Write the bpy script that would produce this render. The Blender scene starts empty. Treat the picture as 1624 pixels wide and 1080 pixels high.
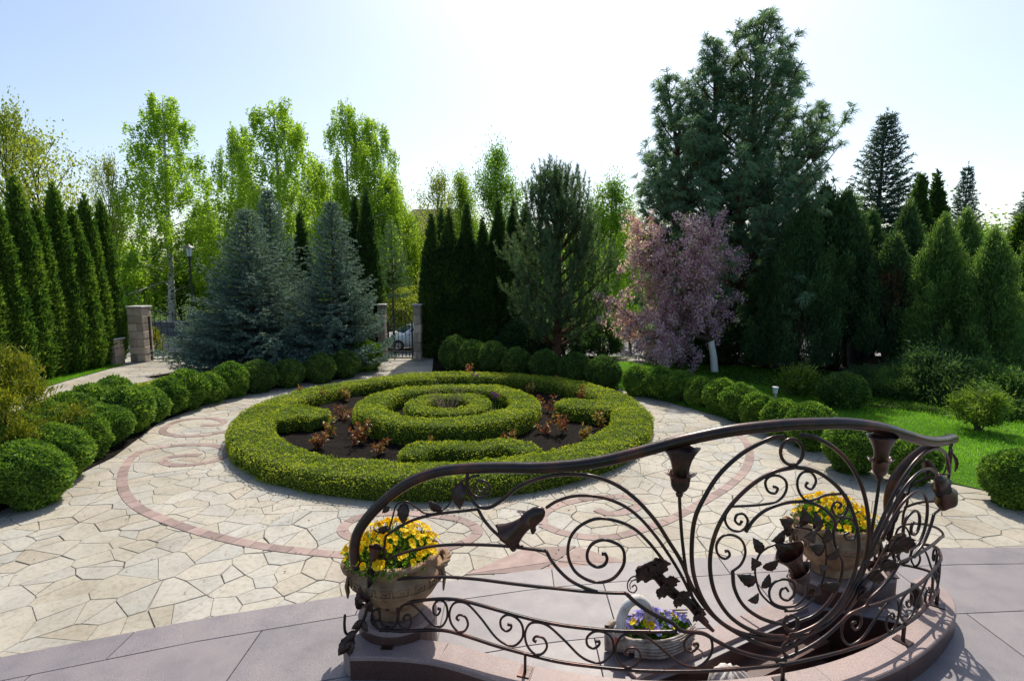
import bpy, math, random
import numpy as np
from mathutils import Vector

sc = bpy.context.scene
R_ = math.radians
rng = np.random.default_rng(11)
random.seed(11)

# ------------------------------------------------------------------ camera, sky, sun, exposure
CAM_H, CAM_P, CAM_F = 2.6, 0.12, 870.0
cam_d = bpy.data.cameras.new('camera')
cam_d.sensor_width = 36.0
cam_d.lens = CAM_F / 1624.0 * 36.0
cam_d.clip_end = 2000.0
cam_d.clip_start = 0.05
cam = bpy.data.objects.new('camera', cam_d)
sc.collection.objects.link(cam)
cam.location = (0, 0, CAM_H)
cam.rotation_euler = (math.pi / 2 - CAM_P, 0, 0)
sc.camera = cam

SUN_AZ, SUN_EL = R_(11), R_(52)
world = bpy.data.worlds.new('World')
sc.world = world
world.use_nodes = True
wn = world.node_tree
bg = wn.nodes['Background']
sky = wn.nodes.new('ShaderNodeTexSky')
sky.sky_type = 'NISHITA'
sky.sun_disc = False
sky.sun_elevation = SUN_EL
sky.sun_rotation = SUN_AZ
sky.altitude = 150
sky.air_density = 1.0
sky.dust_density = 2.0
sky.ozone_density = 0.6
wn.links.new(sky.outputs[0], bg.inputs[0])
bg.inputs[1].default_value = 0.105
sun_d = bpy.data.lights.new('sun', 'SUN')
sun_d.energy = 3.3
sun_d.angle = R_(0.6)
sun_d.color = (1.0, 0.94, 0.83)
sun = bpy.data.objects.new('sun', sun_d)
sc.collection.objects.link(sun)
S = Vector((math.sin(SUN_AZ) * math.cos(SUN_EL), math.cos(SUN_AZ) * math.cos(SUN_EL), math.sin(SUN_EL)))
sun.rotation_euler = S.to_track_quat('Z', 'Y').to_euler()
vs = sc.view_settings
vs.view_transform = 'Standard'
vs.look = 'None'
vs.exposure = 0.74
vs.gamma = 1.0
sc.cycles.max_bounces = 8
sc.cycles.diffuse_bounces = 5
sc.cycles.glossy_bounces = 2
sc.cycles.transmission_bounces = 4
sc.cycles.transparent_max_bounces = 4
sc.cycles.use_denoising = True

# ------------------------------------------------------------------ helpers
col = sc.collection


def ray(x, y):
    u = (x - 812) / CAM_F
    w = (540 - y) / CAM_F
    c, s = math.cos(CAM_P), math.sin(CAM_P)
    return np.array([u, c + w * s, -s + w * c])


def gp(x, y, z=0.0):
    """ground point (plan position at height z) for a place surveyed in the photograph"""
    d = ray(x, y)
    t = (z - CAM_H) / d[2]
    return np.array([d[0] * t, d[1] * t])


def dp(x, y, Y):
    d = ray(x, y)
    t = Y / d[1]
    return np.array([d[0] * t, Y, CAM_H + d[2] * t])


ORD = ('first second third fourth fifth sixth seventh eighth ninth tenth eleventh twelfth thirteenth fourteenth '
       'fifteenth sixteenth seventeenth eighteenth nineteenth twentieth').split()


def unit(a):
    return a / np.maximum(np.linalg.norm(a, axis=-1, keepdims=True), 1e-9)


def noise(P, f, seed):
    r = np.random.default_rng(seed)
    o = np.zeros(len(P))
    for k in range(6):
        d = unit(r.normal(size=3)) * f * r.uniform(.6, 1.6)
        o += np.sin(P @ d + r.uniform(0, 6.28))
    return o / 3.0


def catmull(P, n=6):
    P = np.asarray(P, float)
    if len(P) < 3:
        return P
    Q = np.vstack([2 * P[0] - P[1], P, 2 * P[-1] - P[-2]])
    o = []
    for i in range(1, len(Q) - 2):
        a, b, c, d = Q[i - 1], Q[i], Q[i + 1], Q[i + 2]
        for t in np.arange(n) / n:
            o.append(.5 * (2 * b + (c - a) * t + (2 * a - 5 * b + 4 * c - d) * t * t + (3 * b - a - 3 * c + d) * t ** 3))
    o.append(P[-1])
    return np.array(o)


class Geo:
    """collects vertices and faces; build() links them as ONE mesh object"""

    def __init__(self):
        self.v, self.f, self.t, self.n = [], [], [], 0

    def add(self, v, f, tint=None):
        v = np.asarray(v, float)
        f = np.asarray(f, int)
        if len(f) == 0:
            return self
        self.v.append(v)
        self.f.append(f + self.n)
        if tint is None:
            tint = np.full(len(f), .5)
        self.t.append(np.broadcast_to(np.asarray(tint, float), (len(f),)))
        self.n += len(v)
        return self

    def poly(self, v, faces, tint=.5):
        """ragged faces"""
        v = np.asarray(v, float)
        for f in faces:
            self.f.append(np.asarray([f], int) + self.n)
            self.t.append(np.array([tint]))
        self.v.append(v)
        self.n += len(v)
        return self

    def mesh(self, name, mat, smooth=False):
        me = bpy.data.meshes.new(name)
        if not self.v:
            return me
        V = np.concatenate(self.v)
        loops = np.concatenate([f.ravel() for f in self.f])
        sizes = np.concatenate([np.full(len(f), f.shape[1]) for f in self.f])
        me.vertices.add(len(V))
        me.vertices.foreach_set('co', V.astype(np.float32).ravel())
        me.loops.add(len(loops))
        me.loops.foreach_set('vertex_index', loops.astype(np.int32))
        me.polygons.add(len(sizes))
        me.polygons.foreach_set('loop_start', np.r_[0, np.cumsum(sizes)[:-1]].astype(np.int32))
        a = me.attributes.new('tint', 'FLOAT', 'FACE')
        a.data.foreach_set('value', np.concatenate(self.t).astype(np.float32))
        me.update(calc_edges=True)
        if not smooth:
            me.shade_flat()
        if mat is not None:
            me.materials.append(mat)
        return me

    def build(self, name, mat, parent=None, smooth=False):
        return link(name, self.mesh(name, mat, smooth), parent)

    # ---- shapes
    def box(self, c, s, rz=0.0, tint=.5, bev=0.0):
        c = np.asarray(c, float)
        hx, hy, hz = np.asarray(s, float) / 2
        if bev > 0:
            b = bev
            rings = [(-hz, b), (-hz + b, 0), (hz - b, 0), (hz, b)]
            v = []
            for z, i in rings:
                k = b * .3 if i == 0 else i
                v += [(-hx + k, -hy + i, z), (hx - k, -hy + i, z), (hx - i, -hy + k, z), (hx - i, hy - k, z),
                      (hx - k, hy - i, z), (-hx + k, hy - i, z), (-hx + i, hy - k, z), (-hx + i, -hy + k, z)]
            f = []
            for r in range(3):
                for k in range(8):
                    f.append((r * 8 + k, r * 8 + (k + 1) % 8, r * 8 + 8 + (k + 1) % 8, r * 8 + 8 + k))
            v = np.array(v)
            cr, sr = math.cos(rz), math.sin(rz)
            v = np.c_[v[:, 0] * cr - v[:, 1] * sr, v[:, 0] * sr + v[:, 1] * cr, v[:, 2]] + c
            n0 = self.n
            self.add(v, f, tint)
            self.f += [np.array([[n0 + k for k in range(7, -1, -1)]]), np.array([[n0 + 24 + k for k in range(8)]])]
            self.t += [np.array([tint]), np.array([tint])]
            return self
        v = np.array([(x, y, z) for z in (-hz, hz) for x, y in ((-hx, -hy), (hx, -hy), (hx, hy), (-hx, hy))])
        cr, sr = math.cos(rz), math.sin(rz)
        v = np.c_[v[:, 0] * cr - v[:, 1] * sr, v[:, 0] * sr + v[:, 1] * cr, v[:, 2]] + c
        return self.add(v, [(3, 2, 1, 0), (4, 5, 6, 7), (0, 1, 5, 4), (1, 2, 6, 5), (2, 3, 7, 6), (3, 0, 4, 7)], tint)

    def tube(self, P, r, sides=6, tint=.5, cap=True, ref=None, flat=1.0):
        P = np.asarray(P, float)
        n = len(P)
        r = np.broadcast_to(np.asarray(r, float), (n,))
        T = np.gradient(P, axis=0)
        T = unit(T)
        U = np.zeros_like(P)
        u = np.array([0, 0, 1.0]) if ref is None else np.asarray(ref, float)
        if abs(T[0] @ u) > .95:
            u = np.array([1.0, 0, 0])
        u = u - T[0] * (u @ T[0])
        u /= np.linalg.norm(u)
        for i in range(n):
            u = u - T[i] * (u @ T[i])
            u = u / max(np.linalg.norm(u), 1e-9)
            U[i] = u
        W = np.cross(T, U)
        a = np.arange(sides) / sides * 2 * math.pi + math.pi / sides
        V = P[:, None, :] + r[:, None, None] * (np.cos(a)[None, :, None] * U[:, None, :] + flat * np.sin(a)[None, :, None] * W[:, None, :])
        i = np.arange(n - 1)[:, None] * sides
        k = np.arange(sides)[None, :]
        k2 = (k + 1) % sides
        F = np.stack([i + k, i + k2, i + sides + k2, i + sides + k], -1).reshape(-1, 4)
        n0 = self.n
        self.add(V.reshape(-1, 3), F, tint)
        if cap:
            self.f += [np.array([n0 + np.arange(sides)[::-1]]), np.array([n0 + (n - 1) * sides + np.arange(sides)])]
            self.t += [np.array([tint]), np.array([tint])]
        return self

    def lathe(self, prof, c=(0, 0, 0), seg=28, tint=.5, sx=1.0, sy=1.0):
        prof = np.asarray(prof, float)
        a = np.arange(seg) / seg * 2 * math.pi
        V = np.stack([prof[:, 0][:, None] * np.cos(a) * sx, prof[:, 0][:, None] * np.sin(a) * sy,
                      np.repeat(prof[:, 1][:, None], seg, 1)], -1).reshape(-1, 3) + np.asarray(c)
        i = np.arange(len(prof) - 1)[:, None] * seg
        k = np.arange(seg)[None, :]
        k2 = (k + 1) % seg
        F = np.stack([i + k, i + k2, i + seg + k2, i + seg + k], -1).reshape(-1, 4)
        return self.add(V, F, tint)

    def prism(self, poly, z0, z1, tint=.5, bev=0.0, bottom=False):
        poly = np.asarray(poly, float)
        n = len(poly)
        c = poly.mean(0)
        ins = poly + (c - poly) * np.minimum(1, bev / np.maximum(np.linalg.norm(c - poly, axis=1, keepdims=True), 1e-6))
        V = np.vstack([np.c_[poly, np.full(n, z0)], np.c_[poly, np.full(n, z1 - bev)], np.c_[ins, np.full(n, z1)]])
        F = []
        for r in range(2 if bev > 0 else 1):
            for k in range(n):
                F.append((r * n + k, r * n + (k + 1) % n, r * n + n + (k + 1) % n, r * n + n + k))
        top = 2 * n if bev > 0 else n
        if bottom:
            F.append(tuple(range(n - 1, -1, -1)))
        return self.poly(V, F + [tuple(top + k for k in range(n))], tint)

    # ---- leaves: every leaf is a diamond along D with its blade normal near N
    def leaves(self, P, D, N, L, W, tint, fold=0.0):
        n = len(P)
        if n == 0:
            return self
        D = unit(D)
        Sd = unit(np.cross(D, N))
        L = np.broadcast_to(L, (n,))[:, None]
        W = np.broadcast_to(W, (n,))[:, None]
        up = np.cross(Sd, D) * fold * W
        V = np.stack([P, P + D * L * .45 + Sd * W * .5 + up, P + D * L, P + D * L * .45 - Sd * W * .5 + up], 1).reshape(-1, 3)
        return self.add(V, np.arange(n * 4).reshape(-1, 4), tint)

    def needles(self, P, D, L, W, tint):
        n = len(P)
        if n == 0:
            return self
        D = unit(D)
        r = np.random.default_rng(n)
        Sd = unit(np.cross(D, r.normal(size=(n, 3))))
        L = np.broadcast_to(L, (n,))[:, None]
        W = np.broadcast_to(W, (n,))[:, None]
        V = np.stack([P - Sd * W * .5, P + Sd * W * .5, P + D * L], 1).reshape(-1, 3)
        return self.add(V, np.arange(n * 3).reshape(-1, 3), tint)


def link(name, me, parent=None):
    o = bpy.data.objects.new(name, me)
    col.objects.link(o)
    if parent is not None:
        o.parent = parent
    return o


def tag(o, label, cat=None, group=None, kind=None):
    if label:
        o['label'] = label
    if cat:
        o['category'] = cat
    if group:
        o['group'] = group
    if kind:
        o['kind'] = kind
    return o


def thing(name, label, cat, loc=(0, 0, 0), rz=0.0, scale=1.0, group=None):
    o = bpy.data.objects.new(name, None)
    o.empty_display_size = .1
    col.objects.link(o)
    o.location = loc
    o.rotation_euler = (0, 0, rz)
    o.scale = (scale, scale, scale) if np.isscalar(scale) else scale
    return tag(o, label, cat, group)


def struct(o):
    o['kind'] = 'structure'
    return o


# ------------------------------------------------------------------ materials
def nodes(name):
    m = bpy.data.materials.new(name)
    m.use_nodes = True
    nt = m.node_tree
    return m, nt, nt.nodes['Principled BSDF']


def ramp(nt, stops, fac):
    r = nt.nodes.new('ShaderNodeValToRGB')
    e = r.color_ramp.elements
    while len(e) < len(stops):
        e.new(.5)
    for k, (p, c) in enumerate(stops):
        e[k].position = p
        e[k].color = (*c, 1)
    nt.links.new(fac, r.inputs[0])
    return r.outputs[0]


def attr(nt, name='tint'):
    a = nt.nodes.new('ShaderNodeAttribute')
    a.attribute_name = name
    return a.outputs['Fac']


def ntex(nt, scale, detail=4, rough=.6, coord='Object'):
    tc = nt.nodes.new('ShaderNodeTexCoord')
    n = nt.nodes.new('ShaderNodeTexNoise')
    n.inputs['Scale'].default_value = scale
    n.inputs['Detail'].default_value = detail
    n.inputs['Roughness'].default_value = rough
    nt.links.new(tc.outputs[coord], n.inputs['Vector'])
    return n.outputs['Fac']


def mixc(nt, a, b, fac, mode='MIX'):
    m = nt.nodes.new('ShaderNodeMix')
    m.data_type = 'RGBA'
    m.blend_type = mode
    for k, v in ((6, a), (7, b)):
        if isinstance(v, tuple):
            m.inputs[k].default_value = (*v, 1)
        else:
            nt.links.new(v, m.inputs[k])
    if isinstance(fac, float):
        m.inputs[0].default_value = fac
    else:
        nt.links.new(fac, m.inputs[0])
    return m.outputs[2]


def bump(nt, b, h, strength, dist=.01):
    n = nt.nodes.new('ShaderNodeBump')
    n.inputs['Strength'].default_value = strength
    n.inputs['Distance'].default_value = dist
    nt.links.new(h, n.inputs['Height'])
    nt.links.new(n.outputs[0], b.inputs['Normal'])


def leaf_mat(name, stops, trans=.35, tcol=1.25, rough=.55, spec=.25):
    m, nt, b = nodes(name)
    c = ramp(nt, stops, attr(nt))
    nt.links.new(c, b.inputs['Base Color'])
    b.inputs['Roughness'].default_value = rough
    b.inputs['Specular IOR Level'].default_value = spec
    t = nt.nodes.new('ShaderNodeBsdfTranslucent')
    k = nt.nodes.new('ShaderNodeMix')
    k.data_type = 'RGBA'
    k.blend_type = 'MULTIPLY'
    k.inputs[0].default_value = 1.0
    nt.links.new(c, k.inputs[6])
    k.inputs[7].default_value = (tcol * 1.08, tcol * 1.05, tcol * .55, 1)
    nt.links.new(k.outputs[2], t.inputs[0])
    mx = nt.nodes.new('ShaderNodeMixShader')
    mx.inputs[0].default_value = trans
    out = nt.nodes['Material Output']
    nt.links.new(b.outputs[0], mx.inputs[1])
    nt.links.new(t.outputs[0], mx.inputs[2])
    nt.links.new(mx.outputs[0], out.inputs[0])
    return m


def plain_mat(name, stops, scale=8.0, rough=.7, metal=0.0, spec=.4, detail=5, bmp=0.0, bdist=.005, tintmix=0.0):
    m, nt, b = nodes(name)
    n = ntex(nt, scale, detail)
    c = ramp(nt, stops, n)
    if tintmix:
        c = mixc(nt, c, ramp(nt, [(0, (.35, .35, .35)), (1, (1.5, 1.5, 1.5))], attr(nt)), tintmix, 'MULTIPLY')
    nt.links.new(c, b.inputs['Base Color'])
    b.inputs['Roughness'].default_value = rough
    b.inputs['Metallic'].default_value = metal
    b.inputs['Specular IOR Level'].default_value = spec
    if bmp:
        bump(nt, b, ntex(nt, scale * 4, 6), bmp, bdist)
    return m


def bark(name, a, b_, scale=14):
    return plain_mat(name, [(.3, a), (.7, b_)], scale, .9, bmp=.6, bdist=.02, spec=.15)


M = {}
M['box'] = leaf_mat('boxwood_leaf', [(0, (0.1, 0.165, 0.018)), (0.5, (0.255, 0.335, 0.028)), (1, (0.47, 0.5, 0.05))], 0.42, 1.3, .5, .25)
M['globe'] = leaf_mat('globe_thuja_leaf', [(0, (0.049, 0.119, 0.021)), (0.5, (0.119, 0.231, 0.031)), (1, (0.294, 0.434, 0.056))], 0.34, 1.3, .6, .2)
M['globe_dark'] = leaf_mat('dark_globe_leaf', [(0, (0.037, 0.085, 0.022)), (0.6, (0.081, 0.163, 0.033)), (1, (0.188, 0.275, 0.050))], 0.32, 1.2, .6, .2)
M['gold'] = leaf_mat('golden_thuja_leaf', [(0, (0.088, 0.132, 0.014)), (.5, (0.263, 0.281, 0.022)), (1, (0.527, 0.439, 0.035))], .30, 1.2)
M['thuja'] = leaf_mat('thuja_spray', [(0, (0.031, 0.086, 0.017)), (0.5, (0.079, 0.166, 0.025)), (1, (0.216, 0.316, 0.043))], 0.4, 1.3, .6, .2)
M['thuja_dark'] = leaf_mat('dark_thuja_spray', [(0, (0.022, 0.058, 0.02)), (0.5, (0.045, 0.1, 0.026)), (1, (0.11, 0.19, 0.04))], 0.4, 1.2, .6, .2)
M['spruce'] = leaf_mat('blue_spruce_needle', [(0, (0.06, 0.12, 0.105)), (0.5, (0.125, 0.205, 0.185)), (1, (0.28, 0.38, 0.345))], 0.32, 1.0, .6, .3)
M['spruce_green'] = leaf_mat('green_spruce_needle', [(0, (0.04, 0.085, 0.068)), (0.5, (0.08, 0.145, 0.11)), (1, (0.16, 0.24, 0.175))], 0.3, 1.0, .6, .25)
M['longpine'] = leaf_mat('long_pine_needle', [(0, (0.065, 0.15, 0.095)), (0.5, (0.14, 0.26, 0.16)), (1, (0.32, 0.46, 0.26))], 0.42, 1.1, .5, .3)
M['scots'] = leaf_mat('scots_pine_needle', [(0, (0.045, 0.1, 0.055)), (0.5, (0.095, 0.175, 0.085)), (1, (0.21, 0.3, 0.13))], 0.4, 1.1, .55, .25)
M['juniper'] = leaf_mat('juniper_spray', [(0, (0.055, 0.125, 0.04)), (0.5, (0.125, 0.235, 0.06)), (1, (0.3, 0.43, 0.1))], 0.45, 1.2, .6, .2)
M['juniper_dark'] = leaf_mat('dark_juniper_spray', [(0, (0.032, 0.078, 0.034)), (0.5, (0.068, 0.138, 0.05)), (1, (0.16, 0.26, 0.08))], 0.4, 1.2, .6, .2)
M['brown'] = leaf_mat('browned_spray', [(0, (.06, .030, .016)), (.5, (.10, .052, .026)), (1, (.15, .085, .040))], .2, 1.0, .7, .1)
M['birch'] = leaf_mat('birch_leaf', [(0, (0.14, 0.25, 0.025)), (0.5, (0.24, 0.38, 0.04)), (1, (0.4, 0.55, 0.08))], 0.6, 1.45, .5, .25)
M['linden'] = leaf_mat('linden_leaf', [(0, (0.08, 0.18, 0.02)), (0.5, (0.15, 0.29, 0.03)), (1, (0.27, 0.43, 0.05))], 0.55, 1.4, .5, .25)
M['lime'] = leaf_mat('lime_leaf', [(0, (0.12, 0.21, 0.018)), (0.5, (0.22, 0.34, 0.03)), (1, (0.38, 0.5, 0.06))], 0.58, 1.4, .5, .25)
M['bud'] = leaf_mat('bud_leaf', [(0, (0.17, 0.24, 0.04)), (0.5, (0.29, 0.36, 0.06)), (1, (0.44, 0.48, 0.12))], 0.55, 1.2, .6, .2)
M['under'] = leaf_mat('undergrowth_leaf', [(0, (0.04, 0.09, 0.018)), (0.5, (0.09, 0.18, 0.028)), (1, (0.2, 0.33, 0.05))], 0.5, 1.3, .6, .2)
M['shrub'] = leaf_mat('shrub_leaf', [(0, (0.054, 0.108, 0.021)), (.5, (0.144, 0.234, 0.033)), (1, (0.324, 0.414, 0.054))], .42, 1.3, .5, .25)
M['blossom'] = leaf_mat('crab_blossom', [(0, (0.44, 0.22, 0.40)), (0.5, (0.70, 0.47, 0.66)), (1, (0.90, 0.77, 0.88))], 0.55, 1.0, .6, .15)
M['rose'] = leaf_mat('rose_leaf', [(0, (0.15, 0.035, 0.028)), (0.5, (0.24, 0.085, 0.04)), (0.8, (0.28, 0.2, 0.05)), (1, (0.36, 0.33, 0.07))], 0.4, 1.1, .4, .4)
M['iris'] = leaf_mat('iris_blade', [(0, (.04, .10, .02)), (1, (.10, .20, .04))], .4, 1.2)
M['irisflower'] = leaf_mat('iris_petal', [(0, (.09, .015, .14)), (1, (.22, .05, .30))], .3, 1.0)
M['grass'] = leaf_mat('grass_blade', [(0, (0.083, 0.231, 0.017)), (.5, (0.158, 0.389, 0.022)), (1, (0.280, 0.544, 0.050))], .48, 1.35, .5, .2)
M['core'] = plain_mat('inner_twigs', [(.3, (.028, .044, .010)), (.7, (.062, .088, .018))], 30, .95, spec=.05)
M['bark'] = bark('grey_brown_bark', (.055, .040, .030), (.13, .10, .075))
M['redbark'] = bark('pine_bark', (.07, .035, .022), (.16, .085, .05))
M['birchbark'] = plain_mat('birch_bark', [(.40, (.05, .045, .04)), (.47, (.55, .53, .48)), (.8, (.72, .70, .66))], 9, .8, spec=.2)
M['whitewash'] = plain_mat('lime_wash', [(.3, (.62, .60, .55)), (.7, (.78, .76, .72))], 20, .9, spec=.1)

# surfaces ------------------------------------------------------------------
def stone_mat():
    m, nt, b = nodes('sandstone_flag')
    c = ramp(nt, [(0, (.375, .335, .265)), (.2, (.40, .365, .295)), (.4, (.415, .385, .325)), (.55, (.395, .375, .325)), (.7, (.36, .35, .315)),
                  (.85, (.405, .365, .30)), (.96, (.43, .41, .36)), (1, (.37, .31, .24))], attr(nt))
    n = ramp(nt, [(.25, (.76, .76, .75)), (.5, (1, 1, 1)), (.8, (1.12, 1.09, 1.04))], ntex(nt, 3.2, 7, .65))
    c = mixc(nt, c, n, .8, 'MULTIPLY')
    n2 = ramp(nt, [(.34, (.70, .64, .56)), (.50, (1, 1, 1)), (.7, (1.08, 1.08, 1.08))], ntex(nt, 22, 7, .7))
    c = mixc(nt, c, n2, .7, 'MULTIPLY')
    n3 = ramp(nt, [(.40, (.66, .63, .58)), (.55, (1, 1, 1))], ntex(nt, .55, 6, .6))
    c = mixc(nt, c, n3, .55, 'MULTIPLY')
    nt.links.new(c, b.inputs['Base Color'])
    b.inputs['Roughness'].default_value = .72
    b.inputs['Specular IOR Level'].default_value = .3
    bump(nt, b, ntex(nt, 11, 9, .7), .55, .012)
    return m


def granite_mat(name, base, dark, light, rough=.5, stain=.35):
    m, nt, b = nodes(name)
    sp = ramp(nt, [(.36, dark), (.5, base), (.62, light)], ntex(nt, 190, 3, .8))
    big = ramp(nt, [(.30, (.74, .74, .77)), (.5, (1, 1, 1)), (.68, (1.15, 1.13, 1.10)), (.80, (1.45, 1.44, 1.42))], ntex(nt, 2.6, 9, .68))
    c = mixc(nt, sp, big, stain * 2, 'MULTIPLY')
    tv = ramp(nt, [(0, (.86, .86, .88)), (1, (1.1, 1.08, 1.06))], attr(nt))
    c = mixc(nt, c, tv, .8, 'MULTIPLY')
    nt.links.new(c, b.inputs['Base Color'])
    r = nt.nodes.new('ShaderNodeMapRange')
    nt.links.new(ntex(nt, 5, 6), r.inputs[0])
    r.inputs[3].default_value = rough - .12
    r.inputs[4].default_value = rough + .15
    nt.links.new(r.outputs[0], b.inputs['Roughness'])
    bump(nt, b, ntex(nt, 120, 3), .12, .002)
    return m


M['stone'] = stone_mat()
M['redstone'] = plain_mat('red_sandstone', [(.3, (.24, .165, .142)), (.7, (.325, .238, .208))], 9, .75, bmp=.3, bdist=.006, tintmix=.55)
M['mortar'] = plain_mat('joint_mortar', [(.40, (.07, .065, .05)), (.52, (.26, .235, .19)), (.65, (.42, .385, .32))], 2.6, .95, spec=.1, detail=8)
M['granite'] = granite_mat('floor_granite', (.190, .168, .174), (.095, .081, .085), (.280, .252, .256), .5, .9)
M['redgranite'] = granite_mat('polished_red_granite', (.075, .036, .029), (.032, .016, .013), (.125, .068, .055), .32, .25)  # polished stone, its base colour deepened further with the shade of the riser faces
M['pinkgranite'] = granite_mat('flamed_pink_granite', (.27, .20, .182), (.15, .102, .092), (.37, .29, .27), .6, .4)
M['soil'] = plain_mat('dark_soil', [(.3, (.006, .005, .004)), (.7, (.024, .018, .014))], 18, .95, bmp=1.0, bdist=.04, spec=.1, detail=9)
M['ground'] = plain_mat('rough_grass', [(.3, (.030, .055, .012)), (.6, (.060, .11, .016)), (.8, (.09, .11, .03))], 1.2, .95, spec=.1, detail=9, bmp=.8, bdist=.05)
M['lawn'] = plain_mat('lawn_sward', [(.3, (.035, .085, .010)), (.7, (.075, .165, .014))], 6, .95, spec=.1, detail=8, bmp=.6, bdist=.02)
M['asphalt'] = plain_mat('pale_asphalt', [(.3, (.15, .145, .14)), (.7, (.22, .215, .21))], 3, .9, detail=8, spec=.3)
M['wallstone'] = plain_mat('grey_wall_stone', [(.3, (.10, .10, .105)), (.7, (.19, .19, .20))], 6, .9, bmp=.4, bdist=.02, tintmix=.4)
M['pillar'] = plain_mat('pillar_sandstone', [(.3, (.33, .26, .20)), (.7, (.50, .42, .34))], 7, .85, bmp=.4, bdist=.01, tintmix=.6)
M['cap'] = plain_mat('cap_stone', [(.3, (.36, .34, .31)), (.7, (.48, .46, .43))], 9, .8)


def iron_mat():
    m, nt, b = nodes('bronzed_iron')
    n = ntex(nt, 5.5, 6, .65)
    c = ramp(nt, [(.30, (.012, .009, .009)), (.46, (.024, .014, .012)), (.58, (.060, .022, .014)), (.72, (.13, .042, .022))], n)
    nt.links.new(c, b.inputs['Base Color'])
    b.inputs['Metallic'].default_value = .35
    r = nt.nodes.new('ShaderNodeMapRange')
    nt.links.new(ntex(nt, 30, 5), r.inputs[0])
    r.inputs[3].default_value = .20
    r.inputs[4].default_value = .42
    nt.links.new(r.outputs[0], b.inputs['Roughness'])
    b.inputs['Specular IOR Level'].default_value = .6
    bump(nt, b, ntex(nt, 45, 4), .25, .003)
    return m


M['iron'] = iron_mat()
M['blackiron'] = plain_mat('painted_iron', [(.3, (.010, .011, .013)), (.7, (.026, .028, .032))], 20, .5, spec=.5)
M['terra'] = plain_mat('aged_cast_stone', [(.28, (.13, .070, .036)), (.5, (.27, .165, .092)), (.72, (.38, .265, .165))], 9, .85, bmp=.5, bdist=.006, detail=8, tintmix=.35)
M['swanbody'] = plain_mat('rough_cast_stone', [(.32, (.16, .115, .085)), (.48, (.33, .27, .22)), (.66, (.52, .47, .42))], 12, .85, bmp=.7, bdist=.012, detail=8)
M['swan'] = plain_mat('weathered_white_stone', [(.32, (.20, .15, .12)), (.46, (.44, .39, .35)), (.64, (.68, .65, .62))], 9, .8, bmp=.4, bdist=.006, detail=8)
M['beak'] = plain_mat('red_paint', [(.3, (.50, .025, .02)), (.7, (.62, .04, .03))], 20, .4)
M['pansy_y'] = leaf_mat('yellow_pansy_petal', [(0, (.74, .40, .004)), (.6, (.86, .58, .008)), (1, (.92, .70, .02))], .35, 1.0, .6, .15)
M['pansy_b'] = leaf_mat('blue_pansy_petal', [(0, (.16, .13, .52)), (.6, (.30, .27, .70)), (1, (.50, .48, .82))], .3, 1.0, .6, .15)
M['pansy_eye'] = leaf_mat('pansy_face', [(0, (.30, .07, .01)), (1, (.42, .14, .01))], .1, 1.0)
M['pansy_leaf'] = leaf_mat('pansy_leaf', [(0, (.05, .12, .015)), (.5, (.10, .22, .02)), (1, (.18, .32, .04))], .45, 1.3)
M['carpaint'] = plain_mat('silver_car_paint', [(.3, (.62, .64, .66)), (.7, (.68, .70, .72))], 3, .25, metal=.1, spec=.6)
M['glass'] = plain_mat('dark_glass', [(.3, (.02, .04, .05)), (.7, (.04, .07, .09))], 3, .08, spec=.8)
M['rubber'] = plain_mat('tyre_rubber', [(.3, (.012, .012, .012)), (.7, (.03, .03, .03))], 30, .8)
M['steel'] = plain_mat('brushed_steel', [(.3, (.45, .46, .48)), (.7, (.6, .61, .62))], 30, .35, metal=.7)
M['lampglass'] = plain_mat('frosted_lamp_glass', [(.3, (.50, .55, .58)), (.7, (.62, .66, .68))], 6, .3)
M['roof'] = plain_mat('brown_roof_tile', [(.3, (.10, .065, .05)), (.7, (.17, .11, .085))], 5, .85)
M['render'] = plain_mat('cream_render', [(.3, (.45, .40, .33)), (.7, (.52, .48, .42))], 4, .9)

# ------------------------------------------------------------------ terrain, road, paving
def sheet(name, poly, z, mat, parent=None):
    p = np.asarray(poly, float)
    g = Geo().poly(np.c_[p, np.full(len(p), z)], [tuple(range(len(p)))])
    return g.build(name, mat, parent)


def terrain_z(y):
    t = np.clip((y - 17.6) / 5.0, 0, 1)
    return -.06 - 1.40 * t * t * (3 - 2 * t)


xs = np.r_[-500, -300, -150, -80, np.arange(-50, 0, 4), .55, 3.1, np.arange(6, 51, 4), 80, 150, 300, 500].astype(float)
ys = np.r_[-60, -20, np.arange(0, 4, 1.0), 4.25, np.arange(5, 40, 1.0), 50, 70, 100, 160, 260, 500].astype(float)
X, Y = np.meshgrid(xs, ys)
Z = terrain_z(Y)
far = np.clip((Y - 60) / 300, 0, 1)
Z = Z + far * 3
ii = np.arange(len(ys) - 1)[:, None] * len(xs) + np.arange(len(xs) - 1)[None, :]
gr = Geo().add(np.stack([X, Y, Z], -1).reshape(-1, 3), np.stack([ii, ii + 1, ii + len(xs) + 1, ii + len(xs)], -1).reshape(-1, 4))
fc = gr.v[0][gr.f[0]].mean(1)
hole = (fc[:, 0] > .55) & (fc[:, 0] < 3.1) & (fc[:, 1] > 3) & (fc[:, 1] < 4.25)     # the stair pit
gr.f[0], gr.t[0] = gr.f[0][~hole], gr.t[0][~hole]
struct(gr.build('ground', M['ground'], smooth=True))

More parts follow.
